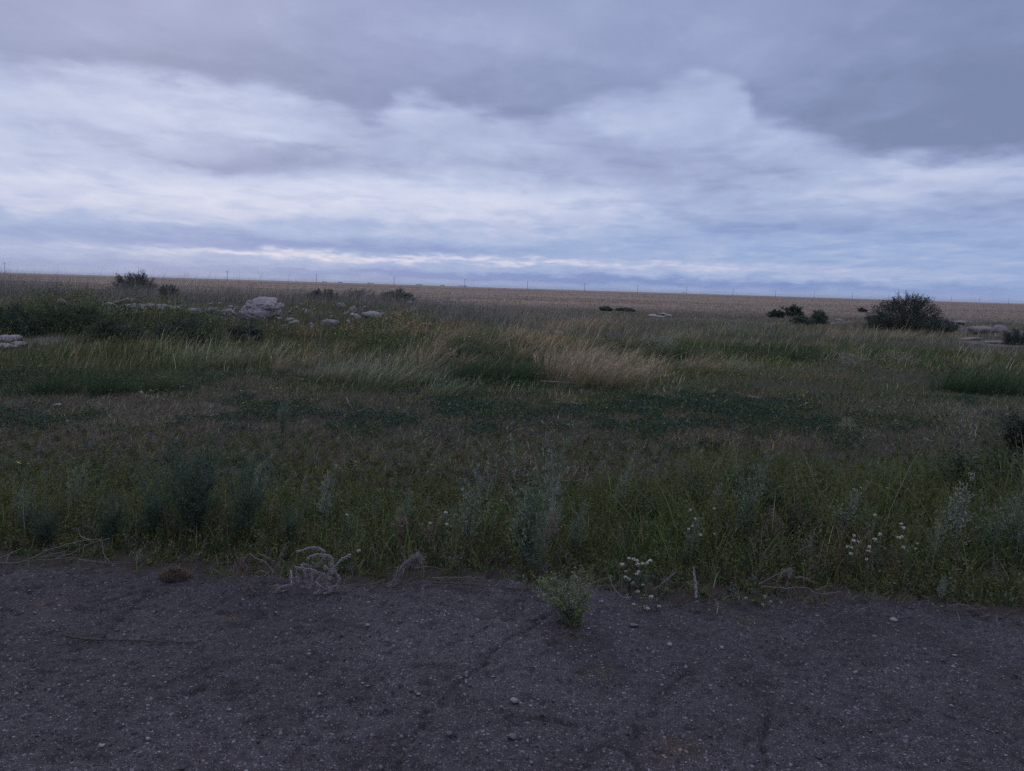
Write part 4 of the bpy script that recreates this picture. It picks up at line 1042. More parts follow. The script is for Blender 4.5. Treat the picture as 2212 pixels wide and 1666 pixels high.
for k_, px, yb, yt, wd, lab in [
    (0, 1205, 825, 752, 1.4, 'golden tussock at the left end of the big swath'), (1, 1240, 832, 755, 1.4, 'golden tussock second from the left in the big swath'), (0, 1280, 836, 758, 1.4, 'golden tussock in the middle of the big swath'),
    (1, 1315, 838, 768, 1.5, 'golden tussock right of the middle of the big swath'), (0, 1348, 838, 782, 1.4, 'golden tussock drooping at the right tip of the big swath'),
    (1, 1200, 800, 742, 1.5, 'reddish tussock behind the left end of the big swath'), (0, 1255, 795, 738, 1.5, 'golden tussock behind the middle of the big swath'),
    (0, 603, 803, 762, 1.1, 'small golden tussock alone left of the tall pale stalks'), (1, 915, 800, 735, 1.3, 'golden tussock left of the dark green tussocks'), (0, 940, 765, 722, 1.2, 'golden tussock leaning just behind the dark green ones'),
    (0, 1362, 752, 727, 1.3, 'small golden tussock behind the big swath, right side'), (0, 660, 792, 765, 1.3, 'thin wisp of straw-coloured grass right of the small lone golden tussock'), (1, 1000, 800, 758, 1.4, 'thin wisp of straw-coloured grass above the front dark green row'),
    (0, 1130, 778, 730, 1.4, 'loose straw-coloured wisp left of the reddish tussock'), (1, 1060, 755, 722, 1.4, 'loose straw-coloured wisp above the back dark green row'), (0, 960, 742, 712, 1.4, 'loose straw-coloured wisp between the rust-red tussocks and the dark row'),
    (1, 740, 760, 732, 1.4, 'faint straw-coloured wisp behind the pale awned grass'), (0, 1190, 722, 694, 1.6, 'faint straw-coloured wisp beyond the big swath'),
    (0, 1495, 806, 762, 1.2, 'golden tussock left of the pale bent grass on the right'), (1, 1540, 806, 772, 1.4, 'golden tussock right beside the pale bent grass'),
    (0, 858, 722, 694, 1.5, 'rust-red tussock standing below the rubble'), (1, 830, 730, 702, 1.4, 'rust-red tussock left of the reddest one'), (1, 1100, 745, 700, 1.5, 'thin golden tussock behind the dark green ones'),
    (0, 1265, 712, 682, 1.8, 'far rusty tussock below the dark weeds near the horizon'), (1, 1940, 735, 712, 1.8, 'golden tussock under the big dark bush'), (0, 1800, 738, 716, 1.6, 'golden tussock left of the big dark bush'),
    (1, 1620, 758, 735, 1.5, 'golden tussock above the dark grass band on the right'), (0, 2105, 800, 772, 1.2, 'golden tussock above the dark tussock on the right')]:
    putt(TG[k_], px, yb, yt, lab, GG, wd)
for k_, px, yb, yt, wd, lab in [
    (0, 1010, 822, 775, 1.5, 'dark green tussock front left of centre'), (0, 1060, 826, 778, 1.6, 'dark green tussock in front of the golden swath'), (0, 1110, 824, 780, 1.5, 'dark green tussock touching the golden swath'), (1, 1150, 820, 780, 1.5, 'dark green tussock under the golden swath left end'),
    (0, 1000, 772, 738, 1.6, 'dark green tussock of the back row, left'), (1, 1055, 775, 740, 1.6, 'dark green tussock of the back row, right'), (1, 1410, 772, 742, 1.7, 'dark green tussock behind the right tip of the swath'), (0, 1470, 775, 745, 1.7, 'dark green tussock above the pale flower patch'),
    (0, 2060, 845, 800, 1.7, 'dark tussock on the right, left of three'), (0, 2115, 850, 795, 1.7, 'dark tussock on the right, middle of three'), (0, 2175, 850, 800, 1.7, 'dark tussock on the right, nearest the edge of the view'),
    (0, 1640, 778, 752, 1.9, 'dark tussock at the left of the far dark band'), (0, 1720, 780, 755, 1.9, 'dark tussock in the middle of the far dark band'), (1, 1780, 775, 748, 1.9, 'dark tussock at the right of the far dark band'),
    (0, 120, 850, 800, 1.5, 'dark tussock near the left edge'), (0, 230, 850, 805, 1.5, 'dark tussock second from the left edge'), (1, 340, 845, 800, 1.5, 'dark tussock between the left edge and the small pale stone')]:
    putt(TD[k_], px, yb, yt, lab, GD, wd)
for px, yb, yt, wd, lab in [
    (760, 830, 775, 1.5, 'pale awned tussock below the tall pale stalks'), (820, 840, 785, 1.6, 'pale awned tussock right of the tall pale stalks'), (700, 825, 778, 1.4, 'pale awned tussock left of the tall pale stalks'), (880, 832, 780, 1.5, 'pale awned tussock under the golden tussock left of centre'),
    (420, 800, 745, 1.4, 'pale awned tussock on the left under the dark slope'), (500, 795, 748, 1.4, 'pale awned tussock beside the forked dry stalk'), (1590, 812, 775, 1.5, 'pale bent tussock right of the golden pair'), (1010, 740, 705, 1.6, 'pale awned tussock behind the dark back row'),
    (1450, 740, 712, 1.6, 'pale awned tussock beyond the pale flower patch'), (1560, 725, 700, 1.8, 'pale awned tussock under the small rubble pile'), (950, 860, 815, 1.5, 'bent pale tussock at the front of the meadow')]:
    putt(TP[0], px, yb, yt, lab, GP_, wd)

# tall single dry stalks in the meadow
def z1(X_, Y_): return (X_ * .63291 / 1.8445, (1000 + Y_ * .63291) / 1.8445)
def z2(X_, Y_): return ((1300 + X_ * .63291) / 1.8445, (1000 + Y_ * .63291) / 1.8445)
def z3(X_, Y_): return ((2680 + X_ * .63291) / 1.8445, (1000 + Y_ * .63291) / 1.8445)
def tall_stalk(lines, base, z, label, rad=.006, col=(.34, .29, .22), dep=None):
    b = gp(*z(*base)); root = empty('dry_tall_stalk', b); tag(root, label, 'stalk', 'tall dry stalks in the meadow')
    for k_, ln in enumerate(lines):
        mb = MB(); P = np.array([at_depth(*z(*q), b[1] + rp.uniform(-.1, .1)) - b for q in ln]); 
        if k_ == 0: P[0, 2] = -.02
        c = spline(P, 6 * len(ln)); tube(mb, c, np.linspace(rad, rad * .45, len(c)), np.array(col), 4)
        fuzzy(mb, c[len(c) // 2:], rp, 60, .03, np.array(col), down=-.4)
        mb.build('main_stalk' if k_ == 0 else 'side_twig', M_dry, root)
tall_stalk([[(1578, 760), (1575, 690), (1568, 590), (1570, 520), (1560, 430)], [(1570, 570), (1590, 550), (1612, 532)], [(1568, 560), (1555, 520), (1545, 500)]], (1578, 790), z1, 'forked tall dry stalk left of the meadow stalk group', .007, (.26, .23, .18))
tall_stalk([[(1995, 670), (2010, 580), (2035, 460)], [(2005, 610), (2040, 560), (2080, 390)]], (1990, 690), z1, 'tallest pale dry stalk of the group below the rubble', .007)
tall_stalk([[(1960, 715), (2000, 670), (2050, 630)]], (1960, 720), z1, 'short slanting pale stalk at the foot of the stalk group')
tall_stalk([[(1885, 705), (1920, 690), (1955, 675)]], (1885, 712), z1, 'low leaning pale stalk left of the stalk group')
tall_stalk([[(2052, 760), (2052, 680), (2050, 600)]], (2052, 765), z1, 'straight short dry stalk right of the stalk group')
tall_stalk([[(1955, 670), (1980, 590), (1995, 480)]], (1955, 690), z1, 'thin dry stalk at the left of the stalk group', .005)
tall_stalk([[(2085, 640), (2110, 580), (2140, 510)]], (2085, 650), z1, 'thin dry stalk leaning right of the stalk group', .005, (.26, .22, .18))
tall_stalk([[(1640, 560), (1635, 480), (1637, 410)]], (1640, 570), z1, 'slender grey stalk right of the forked tall stalk', .005, (.2, .17, .15))
tall_stalk([[(245, 560), (247, 500), (258, 440)]], (245, 575), z2, 'thin dry stalk under the rubble right of the stalk group', .006, (.24, .2, .17))
tall_stalk([[(445, 545), (475, 470), (510, 395)]], (442, 555), z2, 'slanting dry stalk above the rust-red tussocks', .006, (.28, .22, .18))
tall_stalk([[(520, 650), (525, 570), (535, 510)]], (520, 660), z2, 'thin dry stalk left of the back golden tussock', .005, (.28, .24, .18))
tall_stalk([[(2180, 500), (2187, 430), (2200, 380)]], (2180, 505), z2, 'dry stalk in front of the small rubble pile', .009, (.28, .24, .18))
tall_stalk([[(135, 930), (150, 820), (158, 730)]], (135, 935), z3, 'dark thin stalk below the golden pair on the right', .005, (.2, .16, .12))
tall_stalk([[(1430, 560), (1470, 470), (1510, 380)]], (1425, 575), z3, 'dry stalk leaning in front of the big dark bush', .010, (.3, .25, .2))
tall_stalk([[(1650, 560), (1680, 500), (1710, 440)]], (1645, 570), z3, 'dry stalk leaning at the right foot of the big dark bush', .010, (.3, .25, .2))
tall_stalk([[(1740, 1040), (1780, 985), (1835, 935)], [(1760, 1020), (1800, 1000), (1838, 985)]], (1735, 1050), z3, 'pale slanting stalks in the olive grass on the right', .005, (.3, .27, .2))
tall_stalk([[(1900, 1160), (1918, 1100), (1935, 1060)]], (1895, 1170), z3, 'pale upright stalk right of the slanting stalks', .005, (.3, .27, .2))
tall_stalk([[(2045, 1170), (2085, 1110), (2130, 1050)]], (2040, 1180), z3, 'pale leaning stalk nearest the right edge', .005, (.26, .22, .17))
tall_stalk([[(1495, 400), (1498, 320), (1480, 290)], [(1497, 330), (1520, 305), (1530, 290)]], (1495, 410), z1, 'pale forked stalk left of the big rubble boulder', .010, (.32, .28, .25))
tall_stalk([[(205, 390), (215, 350), (240, 300)], [(213, 355), (205, 330), (195, 310)]], (203, 400), z2, 'pale forked stalk right of the rubble stones', .010, (.36, .33, .3))

# shrubs
def shrub(r, Rx, Ry, Hh, nlimb, ncl, per, leaf, col, skew=0., sprigs=22):
    tr, cw = MB(), MB(); cl = []
    for k_ in range(ncl):
        a = r.uniform(0, 6.28); ph = math.asin(r.uniform(.0, 1)); q = r.uniform(.3, 1) ** .5
        lump = .62 + .72 * fbm(a * 1.5 + 5 + Rx, ph * 3.2, 3, 2)
        cl.append([math.cos(a) * math.cos(ph) * Rx * q * lump + skew * math.sin(ph), math.sin(a) * math.cos(ph) * Ry * q * lump, Hh * (.08 + .86 * math.sin(ph) * q * lump)])
    cl = np.array(cl)
    for k_ in range(nlimb):
        tgt = cl[r.integers(0, ncl)]; b = np.array([r.normal(0, Rx * .12), r.normal(0, Ry * .12), -.1])
        tube(tr, spline([b, b + (tgt - b) * [.35, .35, .5], tgt], 7), np.linspace(.035, .008, 7) * Hh / 1.7, np.array([.075, .062, .055]), 4)
    s_ = np.array([Rx, Ry, Hh * .8]) * .085
    for c in cl:
        P = c + r.normal(size=(per, 3)) * s_; A = unit(r.normal(size=(per, 3)) + [.15, 0, .4]); l = r.uniform(.6, 1.3, per) * leaf
        leaves(cw, P, A, l, l * .42, np.asarray(col) * 1.55 * np.exp(r.normal(-.05, .3)) * r.uniform(.65, 1.45, (per, 1)), r)
    for k_ in range(sprigs):                       # ragged shoots round the outline
        c = cl[r.integers(0, ncl)] * np.array([1, 1, 1.]); d = unit(np.array([c[0] / Rx, c[1] / Ry, c[2] / Hh * 1.2 + .15]) + r.normal(0, .22, 3)); L = Hh * r.uniform(.14, .34)
        st_ = np.array([d[0] * Rx * .82 + skew * d[2], d[1] * Ry * .82, Hh * .84 * max(d[2], .1)]); tube(tr, np.array([st_, st_ + d * L * .6, st_ + d * L]), np.array([.010, .007, .004]), np.array([.08, .065, .05]), 3)
        m = 34; P = st_ + d * L * r.uniform(0, 1.05, (m, 1)) + r.normal(0, .03 * Hh, (m, 3)); leaves(cw, P, unit(r.normal(size=(m, 3)) + d), r.uniform(.6, 1.2, m) * leaf, np.full(m, leaf * .42), np.asarray(col) * 1.7 * r.uniform(.7, 1.3, (m, 1)), r)
    return plant('bush', tr, cw, 'trunk', 'crown')
rb = np.random.default_rng(51)
def bush(px, yb, yt, wpx, lab, col=(.042, .05, .036), ncl=190, per=46, leaf=.07, Y=None, sprigs=24, deep=.8, grp=None, sk=0.):
    b = gp(px, yb)
    if Y: q = at_depth(px, yb, Y); b = np.array([q[0], Y, min(float(H(q[0], Y)), q[2])])
    Hh = max(.25, at_depth(px, yt, b[1])[2] - b[2]); Rx = wpx / F * b[1] / 2
    o = shrub(rb, Rx, max(Rx * deep, .2), Hh, 16, ncl, per, leaf, col, sk * Rx, sprigs); o.location = b.tolist(); return tag(o, lab, 'bush', grp)
bush(1956, 712, 640, 138, 'big rounded dark bush breaking the horizon on the right', ncl=230, per=60, leaf=.07, sprigs=110)
bush(1898, 712, 674, 60, 'low dark spreading part-bush at the left foot of the big bush', ncl=90, per=50, col=(.05, .06, .045), sprigs=12)
bush(2030, 716, 690, 70, 'low grey-green bush at the right foot of the big bush', ncl=70, col=(.06, .07, .055), sprigs=8)
bush(302, 632, 591, 72, 'dark bush poking over the horizon on the left bank', Y=41, col=(.045, .058, .05), ncl=140, sprigs=26)
bush(266, 625, 593, 40, 'small dark bush hugging the left side of the horizon bush', Y=41, col=(.045, .058, .05), ncl=60, sprigs=14)
bush(1713, 684, 661, 46, 'dark green bush left of the big bush, tallest of the distant pair', col=(.045, .06, .035), ncl=90, leaf=.10)
bush(1677, 686, 670, 36, 'small dark green bush at the far left of the distant pair', col=(.045, .06, .04), ncl=60, leaf=.10)
bush(1767, 702, 672, 42, 'grey-green bush nearest the right bare soil, left of the big bush', col=(.06, .08, .055), ncl=90, leaf=.07)
bush(1730, 703, 684, 50, 'low grey-green bush in front of the distant dark pair', col=(.055, .075, .055), ncl=70, leaf=.06)
bush(1862, 675, 665, 20, 'tiny dark bush just left of the big bush top', col=(.05, .055, .035), ncl=40, leaf=.10, sprigs=6)
bush(1308, 672, 664, 30, 'dark low bush near the horizon in the centre', col=(.065, .08, .058), ncl=60, leaf=.12, sprigs=4)
bush(1350, 673, 667, 40, 'flat dark bush right of the centre horizon bush', col=(.065, .08, .058), ncl=60, leaf=.12, sprigs=4)
bush(860, 656, 627, 90, 'bluish-grey bushy weeds at the right end of the left bank', col=(.075, .085, .075), ncl=120, leaf=.07, sprigs=26)
bush(780, 650, 622, 80, 'bluish-grey bushy weeds on the bank behind the rubble', col=(.085, .09, .08), ncl=110, leaf=.07, sprigs=26)
bush(700, 655, 626, 90, 'grey bushy weeds just right of the big rubble boulder', col=(.085, .085, .07), ncl=110, leaf=.07, sprigs=22)
bush(365, 645, 618, 50, 'green-grey bushy weed in the reeds right of the left horizon bush', col=(.07, .09, .07), ncl=70, leaf=.06, sprigs=14)
bush(150, 715, 655, 150, 'broad dark green bush on the slope near the left edge', col=(.05, .065, .035), ncl=170, leaf=.05, sprigs=22)
bush(30, 725, 660, 110, 'dark bush on the slope cut by the left edge', col=(.045, .058, .04), ncl=120, leaf=.05, sprigs=16)
bush(255, 735, 690, 130, 'dark low bush in the middle of the slope', col=(.05, .058, .038), ncl=140, leaf=.045, sprigs=14)
bush(400, 738, 692, 140, 'dark low bush below the rubble line', col=(.045, .055, .042), ncl=140, leaf=.045, sprigs=14)
bush(530, 735, 704, 80, 'dark low bush below the big rubble boulder', col=(.04, .05, .042), ncl=80, leaf=.045, sprigs=10)
bush(2195, 745, 712, 60, 'dark bush at the right edge beside the pale bare bank', col=(.05, .058, .045), ncl=90, leaf=.05, sprigs=10)
bush(2205, 985, 915, 70, 'dark leafy bush close by at the right edge', col=(.045, .05, .035), ncl=110, leaf=.035, per=60, sprigs=14)

# pale flowering clump, pale flowery patch
mb = MB(); n = 900; a = rp.uniform(0, 6.28, n); q = rp.random(n) ** .5
leaves(mb, np.stack([np.cos(a) * q * .15, np.sin(a) * q * .13, rp.uniform(.02, .17, n) * (1.1 - q)], 1), unit(rp.normal(size=(n, 3)) + [0, 0, .5]), rp.uniform(.008, .02, n), rp.uniform(.004, .008, n), np.array([.36, .33, .23]) * rp.uniform(.5, 1.4, (n, 1)), rp)
o = mb.build('pale_blossom_clump', M_petal); o.location = gp(1830, 930).tolist(); o.scale = (1, 1, 1.2); tag(o, 'cushion of tiny cream blossoms in the dark herbs on the right', 'flower')
for px, py, wpx, lab in [(1435, 762, 60, 'pale flowery patch right of the golden swath'), (1425, 750, 50, 'thin pale flowery streak behind the flowery patch'), (1835, 797, 60, 'pale flowery streak in the olive grass on the right'), (1940, 790, 50, 'pale dry grass streak right of the flowery streak')]:
    b = gp(px, py); n = 500; mb = MB(); w_ = wpx / F * b[1] / 2
    x_ = rp.normal(0, w_ * .5, n); y_ = rp.normal(0, .5, n)
    leaves(mb, np.stack([x_, y_, rp.uniform(.12, .34, n)], 1), unit(rp.normal(size=(n, 3)) + [0, 0, .3]), rp.uniform(.02, .04, n), rp.uniform(.012, .022, n), np.array([.34, .33, .26]) * rp.uniform(.6, 1.3, (n, 1)), rp)
    o = mb.build('blossom_patch', M_petal); o.location = b.tolist(); tag(o, lab, 'flowers', 'pale flowery patches', 'stuff')

# ------------------------------------------------------------------ stones and rubble
rr = np.random.default_rng(61)
CS = np.array([.37, .33, .325])
def stone(px, py, wpx, hpx, lab, name='stone', cat='stone', grp=None, col=CS, sub=None, cuts=14, flat=.8, sink=.52):
    b = gp(px, py) if py < 1215 else rp3(px, py)
    k_ = b[1] / F * (.84 if name == 'rubble_stone' else 1); sx = wpx * k_ / 2; sz_ = hpx * k_ / 2 * (1.25 if name == 'rubble_stone' else 1)
    mb = MB(); rock(mb, (0, 0, 0), (sx, sx * flat, sz_), rr, col, cuts=cuts, sub=sub, rough=.15)
    o = mb.build(name, M_rock if b[1] > 6 else M_peb); o.location = (b + [0, 0, sz_ * (1 - sink)]).tolist(); o.rotation_euler = (0, 0, rr.uniform(-.4, .4))
    return tag(o, lab, cat, grp)
I2 = ico(3)
GR = 'pale rubble stones on the left bank'
R = lambda X_, Y_: ((900 + X_ * .45208) / 1.8445, (1120 + Y_ * .45208) / 1.8445)
# the big boulder of caked rubble
b = gp(566, 688); mb = MB(); kx = b[1] / F
for c, s_, cu in (((0, 0, .22), (.72, .5, .42), 30), ((-.28, .02, .40), (.38, .34, .20), 16), ((.10, .05, .52), (.46, .34, .16), 12), ((.42, .0, .30), (.32, .3, .26), 14), ((-.52, -.05, .15), (.25, .28, .3), 14), ((-.1, -.3, .1), (.5, .3, .26), 20), ((.25, -.2, .38), (.3, .25, .14), 12)):
    rock(mb, np.array(c) * kx * 66, np.array(s_) * kx * 66, rr, np.array([.36, .315, .315]), cuts=cu, rough=.16)
o = mb.build('rubble_boulder', M_rock); o.location = b.tolist(); tag(o, 'largest pale lump of broken concrete and earth on the left bank', 'boulder')
for px, py, w_, h_, lab in [
    (*R(1300, 330), 46, 17, 'largest flat-topped rubble stone right of the big boulder'), (*R(1160, 335), 18, 14, 'pointed rubble stone left of the flat-topped stone'), (*R(1215, 308), 16, 9, 'small rubble stone touching the flat-topped stone'),
    (*R(1120, 310), 18, 8, 'low rubble stone left of the pointed stone'), (*R(1110, 275), 20, 17, 'upright speckled rubble stone above the pointed one'), (*R(1140, 270), 14, 9, 'small rubble stone beside the upright speckled one'), (*R(1040, 240), 14, 14, 'rubble stone high on the bank right of the boulder'),
    (*R(1000, 235), 16, 12, 'rubble stone left of the high one on the bank'), (*R(1050, 300), 8, 6, 'tiny rubble stone below the high pair'), (*R(1620, 208), 20, 9, 'rubble stone pair-piece far right on the bank'), (*R(1900, 215), 16, 9, 'rubble stone near the far plain, left one'), (*R(1940, 222), 18, 7, 'rubble stone near the far plain, right one'),
    (*R(1770, 385), 26, 5, 'flat thin white slab lying in the grass right of the bank'), (*R(2055, 445), 18, 5, 'flat pale stone among the awned grass'), (*R(920, 390), 42, 13, 'wide flat slab among the tall stalks'), (*R(925, 368), 30, 6, 'thin slab resting behind the wide flat slab'),
    (*R(1083, 378), 14, 10, 'rounded pale stone right of the wide slab'), (*R(755, 400), 12, 9, 'small stone left of the wide slab'), (*R(758, 425), 9, 10, 'upright small stone below the slab'), (*R(560, 352), 28, 9, 'slanting flat stone below the boulder'), (*R(525, 408), 22, 8, 'pale stone at the foot of the slope'), (*R(512, 430), 14, 8, 'stone under the pale one at the slope foot'),
    (*R(605, 380), 24, 10, 'dull stone right of the slanting flat one'), (*R(465, 340), 16, 6, 'small stone between the boulder and the slanting one'), (*R(690, 275), 14, 12, 'stone right of the boulder base'), (*R(715, 285), 14, 12, 'second stone right of the boulder base'), (*R(345, 300), 70, 16, 'broken heap piece under the boulder'),
    (*R(380, 320), 50, 12, 'lower heap piece in front of the boulder'), (*R(20, 290), 34, 14, 'rounded pale rubble stone left of the boulder'), (*R(85, 300), 18, 6, 'small stone between the rounded one and the boulder'), (*R(1395, 293), 14, 4, 'tiny flat stone right of the flat-topped stone'), (*R(1420, 345), 12, 6, 'small stone below and right of the flat-topped stone'), (*R(1680, 305), 12, 4, 'tiny pale stone in the blue weeds'),
    (*z1(1210, 400), 60, 18, 'long pale rubble lump in the middle of the left row'), (*z1(1335, 390), 28, 14, 'rubble lump in the left row, beside the rounded one'), (*z1(1380, 400), 22, 10, 'small lump in the left row next to the boulder side'), (*z1(990, 370), 58, 18, 'pale rubble lump in the row under the reeds'), (*z1(1110, 372), 26, 8, 'flat piece right of the lump under the reeds'),
    (*z1(790, 335), 60, 16, 'faint wide rubble lump under the left horizon bush'), (*z1(870, 370), 70, 14, 'faint rubble lump left of the row under the reeds'), (*z1(680, 350), 30, 10, 'faint rubble lump at the left end of the row'), (*z1(388, 335), 20, 14, 'pale stone alone high on the slope at the left'), (*z1(25, 575), 42, 18, 'pale earth lump at the left edge below the slope'), (*z1(95, 570), 36, 16, 'second pale earth lump near the left edge'), (*z1(30, 610), 60, 14, 'lowest pale earth lump at the left edge'), (*z1(120, 600), 44, 12, 'flat pale earth lump right of the left edge lumps')]:
    stone(px, py, w_, h_, lab, 'rubble_stone', 'rubble', GR, col=CS * rr.uniform(.75, 1.15), sub=I2, cuts=8, flat=rr.uniform(.55, .9))
# small rubble pieces nothing tells apart
for k_ in range(120):
    t_ = k_ / 120; px = rr.uniform(230, 960); py = 668 + rr.normal(0, 9) + max(0, (px - 520)) * .04 * rr.uniform(-1, 1.2)
    w_ = rr.uniform(4, 12); stone(px, py, w_, w_ * .6, 'small pale rubble piece half hidden in the weeds of the left bank', 'rubble_stone', 'rubble', 'small rubble pieces on the left bank', sub=I1, cuts=8, col=CS * rr.uniform(.7, 1.1))
# far small rubble pile
for i_, (px, py, w_, h_, lab) in enumerate([(1412, 684, 22, 6, 'left slab of the small far rubble pile'), (1430, 681, 22, 7, 'middle slab of the small far rubble pile'), (1443, 684, 18, 6, 'right slab of the small far rubble pile'), (1426, 685, 30, 4, 'bottom slab of the small far rubble pile')]):
    stone(px, py, w_, h_, lab, 'rubble_stone', 'rubble', 'small far rubble pile', sub=I2, col=CS * 1.15, flat=.9)
# bare bank on the right
for px, py, w_, h_, lab in [(2120, 720, 60, 26, 'pale bare earth hump on the right bank'), (2160, 718, 36, 26, 'steep earth hump right of the pale hump'), (2095, 735, 44, 10, 'low earth clod in front of the pale hump'), (2150, 742, 60, 8, 'flat pale clod below the right bank'), (2075, 700, 34, 12, 'far earth hump behind the right bank'), (1812, 694, 30, 8, 'bare earth clod left of the big bush'), (1803, 702, 16, 5, 'whitish stone left of the big bush'), (2012, 706, 14, 18, 'pale earth clod at the right side of the big bush')]:
    stone(px, py, w_, h_, lab, 'earth_clod', 'earth clod', 'bare earth on the right bank', col=np.array([.27, .23, .215]), sub=I2, cuts=22)
# stones in the field
for px, py, w_, h_, lab in [(122, 880, 18, 12, 'pale stone pair, upper, on the left brown ground'), (147, 913, 13, 8, 'small pale stone below the upper left one'), (394, 838, 20, 6, 'flat white stone at the front of the left grass'), (305, 850, 12, 7, 'small pale stone left of the flat white one'), (990, 880, 22, 8, 'dull flat stone in the herbs left of centre'),
                            (1133, 910, 8, 6, 'tiny round white stone in the herbs'), (768, 925, 9, 6, 'tiny pale stone in the herbs left'), (1203, 722, 30, 9, 'pale lump beyond the golden grass'), (1035, 880, 14, 5, 'thin pale piece right of the dull flat stone')]:
    stone(px, py, w_, h_, lab, col=np.array([.40, .37, .34]), sub=I2)
# stones on the asphalt
for px, py, w_, h_, lab in [(1113, 1516, 20, 11, 'largest pale triangular stone on the asphalt'), (690, 1500, 8, 5, 'small white pebble left on the asphalt'), (1083, 1527, 7, 5, 'white pebble just under the triangular stone'), (1147, 1526, 7, 5, 'white pebble right of the triangular stone'), (968, 1585, 14, 9, 'dull flat pebble at the bottom left of the triangular stone'),
                            (1108, 1592, 18, 9, 'dull pebble straight below the triangular stone'), (1370, 1351, 17, 7, 'flat grey stone right of the green clump'), (1298, 1388, 0, 0, ''), (667, 1414, 9, 6, 'tiny pale pebble under the tumbleweed'), (1318, 1358, 7, 5, 'white pebble nearer the green clump'), (793, 1352, 10, 6, 'pale pebble right of the tumbleweed'),
                            (1063, 1277, 14, 5, 'flat pale pebble left of the green clump at the edge'), (838, 1385, 14, 8, 'grey pebble in the middle of the asphalt'), (775, 1375, 9, 8, 'pointed grey pebble beside the grey pebble'), (1482, 1443, 8, 7, 'pale pebble right of centre on the asphalt'), (1448, 1393, 12, 6, 'pale flat pebble above the right crack'), (60, 1526, 8, 5, 'white pebble at the left edge of the asphalt'),
                            (128, 1480, 7, 6, 'tiny white pebble above the left edge pebble'), (268, 1372, 7, 5, 'pale pebble above the dark stick'), (1725, 1545, 7, 6, 'white pebble at the right of the asphalt'), (1848, 1453, 10, 6, 'pale pebble far right on the asphalt'), (1300, 1300, 9, 5, 'pale pebble at the foot of the white flowers'), (1930, 1340, 14, 7, 'flat pale pebble at the right asphalt edge'),
                            (320, 1596, 10, 5, 'pale pebble at the bottom left'), (905, 1500, 9, 5, 'pale pebble on the crack'), (1560, 1400, 9, 6, 'pale pebble under the white stick')]:
    if w_: stone(px, py, w_, h_, lab, 'pebble', 'pebble', 'bigger pebbles on the asphalt', col=np.array([.15, .14, .14]) if 'dull' in lab or 'grey' in lab else np.array([.27, .25, .245]), sub=I2, cuts=9, flat=.9)

# white straw pieces and sticks in the field
for lines, base, z, lab in [
    ([[(968, 285), (972, 300), (982, 305)]], (975, 306), z5, 'tiny pale curl of straw in the litter left of the tallest sagebrush'), ([[(1550, 968), (1580, 975), (1612, 985)]], (1580, 985), z2, 'pale stick lying at the front of the golden swath'),
    ([[(1350, 832), (1420, 833), (1500, 838), (1565, 845)]], (1460, 846), z2, 'long pale straw under the golden swath'), ([[(470, 925), (520, 932), (570, 945)], ], (520, 948), z3, 'pale stick in the herbs right of centre'),
    ([[(700, 975), (708, 990), (720, 1003)]], (710, 1005), z3, 'short crooked pale stick below the pale stick'), ([[(780, 1005), (810, 985), (860, 965)]], (815, 1003), z3, 'slanting pale stick right of the crooked one'), ([[(1745, 470), (1750, 440), (1755, 415)]], (1745, 472), z5, 'upright pale straw in the litter right of the sagebrush'),
    ([[(1500, 535), (1560, 528), (1615, 515)], [(1605, 510), (1612, 495)]], (1560, 536), z5, 'long pale straw lying right of the silvery sagebrush top'), ([[(1450, 320), (1560, 355), (1660, 380), (1760, 405)]], (1600, 385), z5, 'long thin brown stalk lying across the litter'), ([[(1570, 730), (1600, 750), (1625, 772)]], (1605, 775), z5, 'pale slanting straw over the green verge'),
    ([[(20, 480), (70, 484)]], (45, 486), z6, 'pale straw left of the leafy herbs'), ([[(30, 460), (33, 448)]], (32, 462), z6, 'tiny white straw beside the pale straw'), ([[(1830, 575), (1880, 590)], ], (1850, 590), z9, 'pale straw above the big green verge at the left'), ([[(1980, 585), (2055, 572)]], (2020, 585), z9, 'long pale straw in the litter left of centre'),
    ([[(1580, 245), (1610, 260), (1640, 270)]], (1610, 272), z6, 'thick pale stick in the dark litter on the right'), ([[(560, 700), (680, 600), (790, 520), (880, 470)]], (640, 720), z6, 'long rusty stalk slanting through the leafy herbs'), ([[(125, 935), (145, 975), (165, 1020)]], (150, 1022), z2, 'pale crooked twig in the herbs left of centre'),
    ([[(1000, 990), (1025, 970), (1045, 955)]], (1020, 990), z2, 'pale slanting twig by the dull flat stone'), ([[(2135, 350), (2170, 350), (2212, 353)]], (2170, 356), z6, 'pale stick at the right edge by the dark bush')]:
    b = gp(*z(*base)); root = MB()
    for ln in lines:
        P = np.array([at_depth(*z(*q), b[1]) - b for q in ln]); P[:, 2] = np.maximum(P[:, 2], .01) + .03; P[:, 1] += rp.uniform(-.03, .03, len(P))
        if len(P) == 2: P = np.array([P[0], P.mean(0) + [0, 0, .004], P[1]])
        rad = .0045 * max(1, b[1] / 7); cc_ = (.13, .08, .05) if 'rusty' in lab or 'brown' in lab else (.40, .36, .31)
        tube(root, spline(P, 10), np.linspace(rad, rad * .6, 10), np.array(cc_), 5)
    o = root.build('dead_twig', M_dry); o.location = b.tolist(); tag(o, lab, 'twig', 'dead twigs lying in the field')

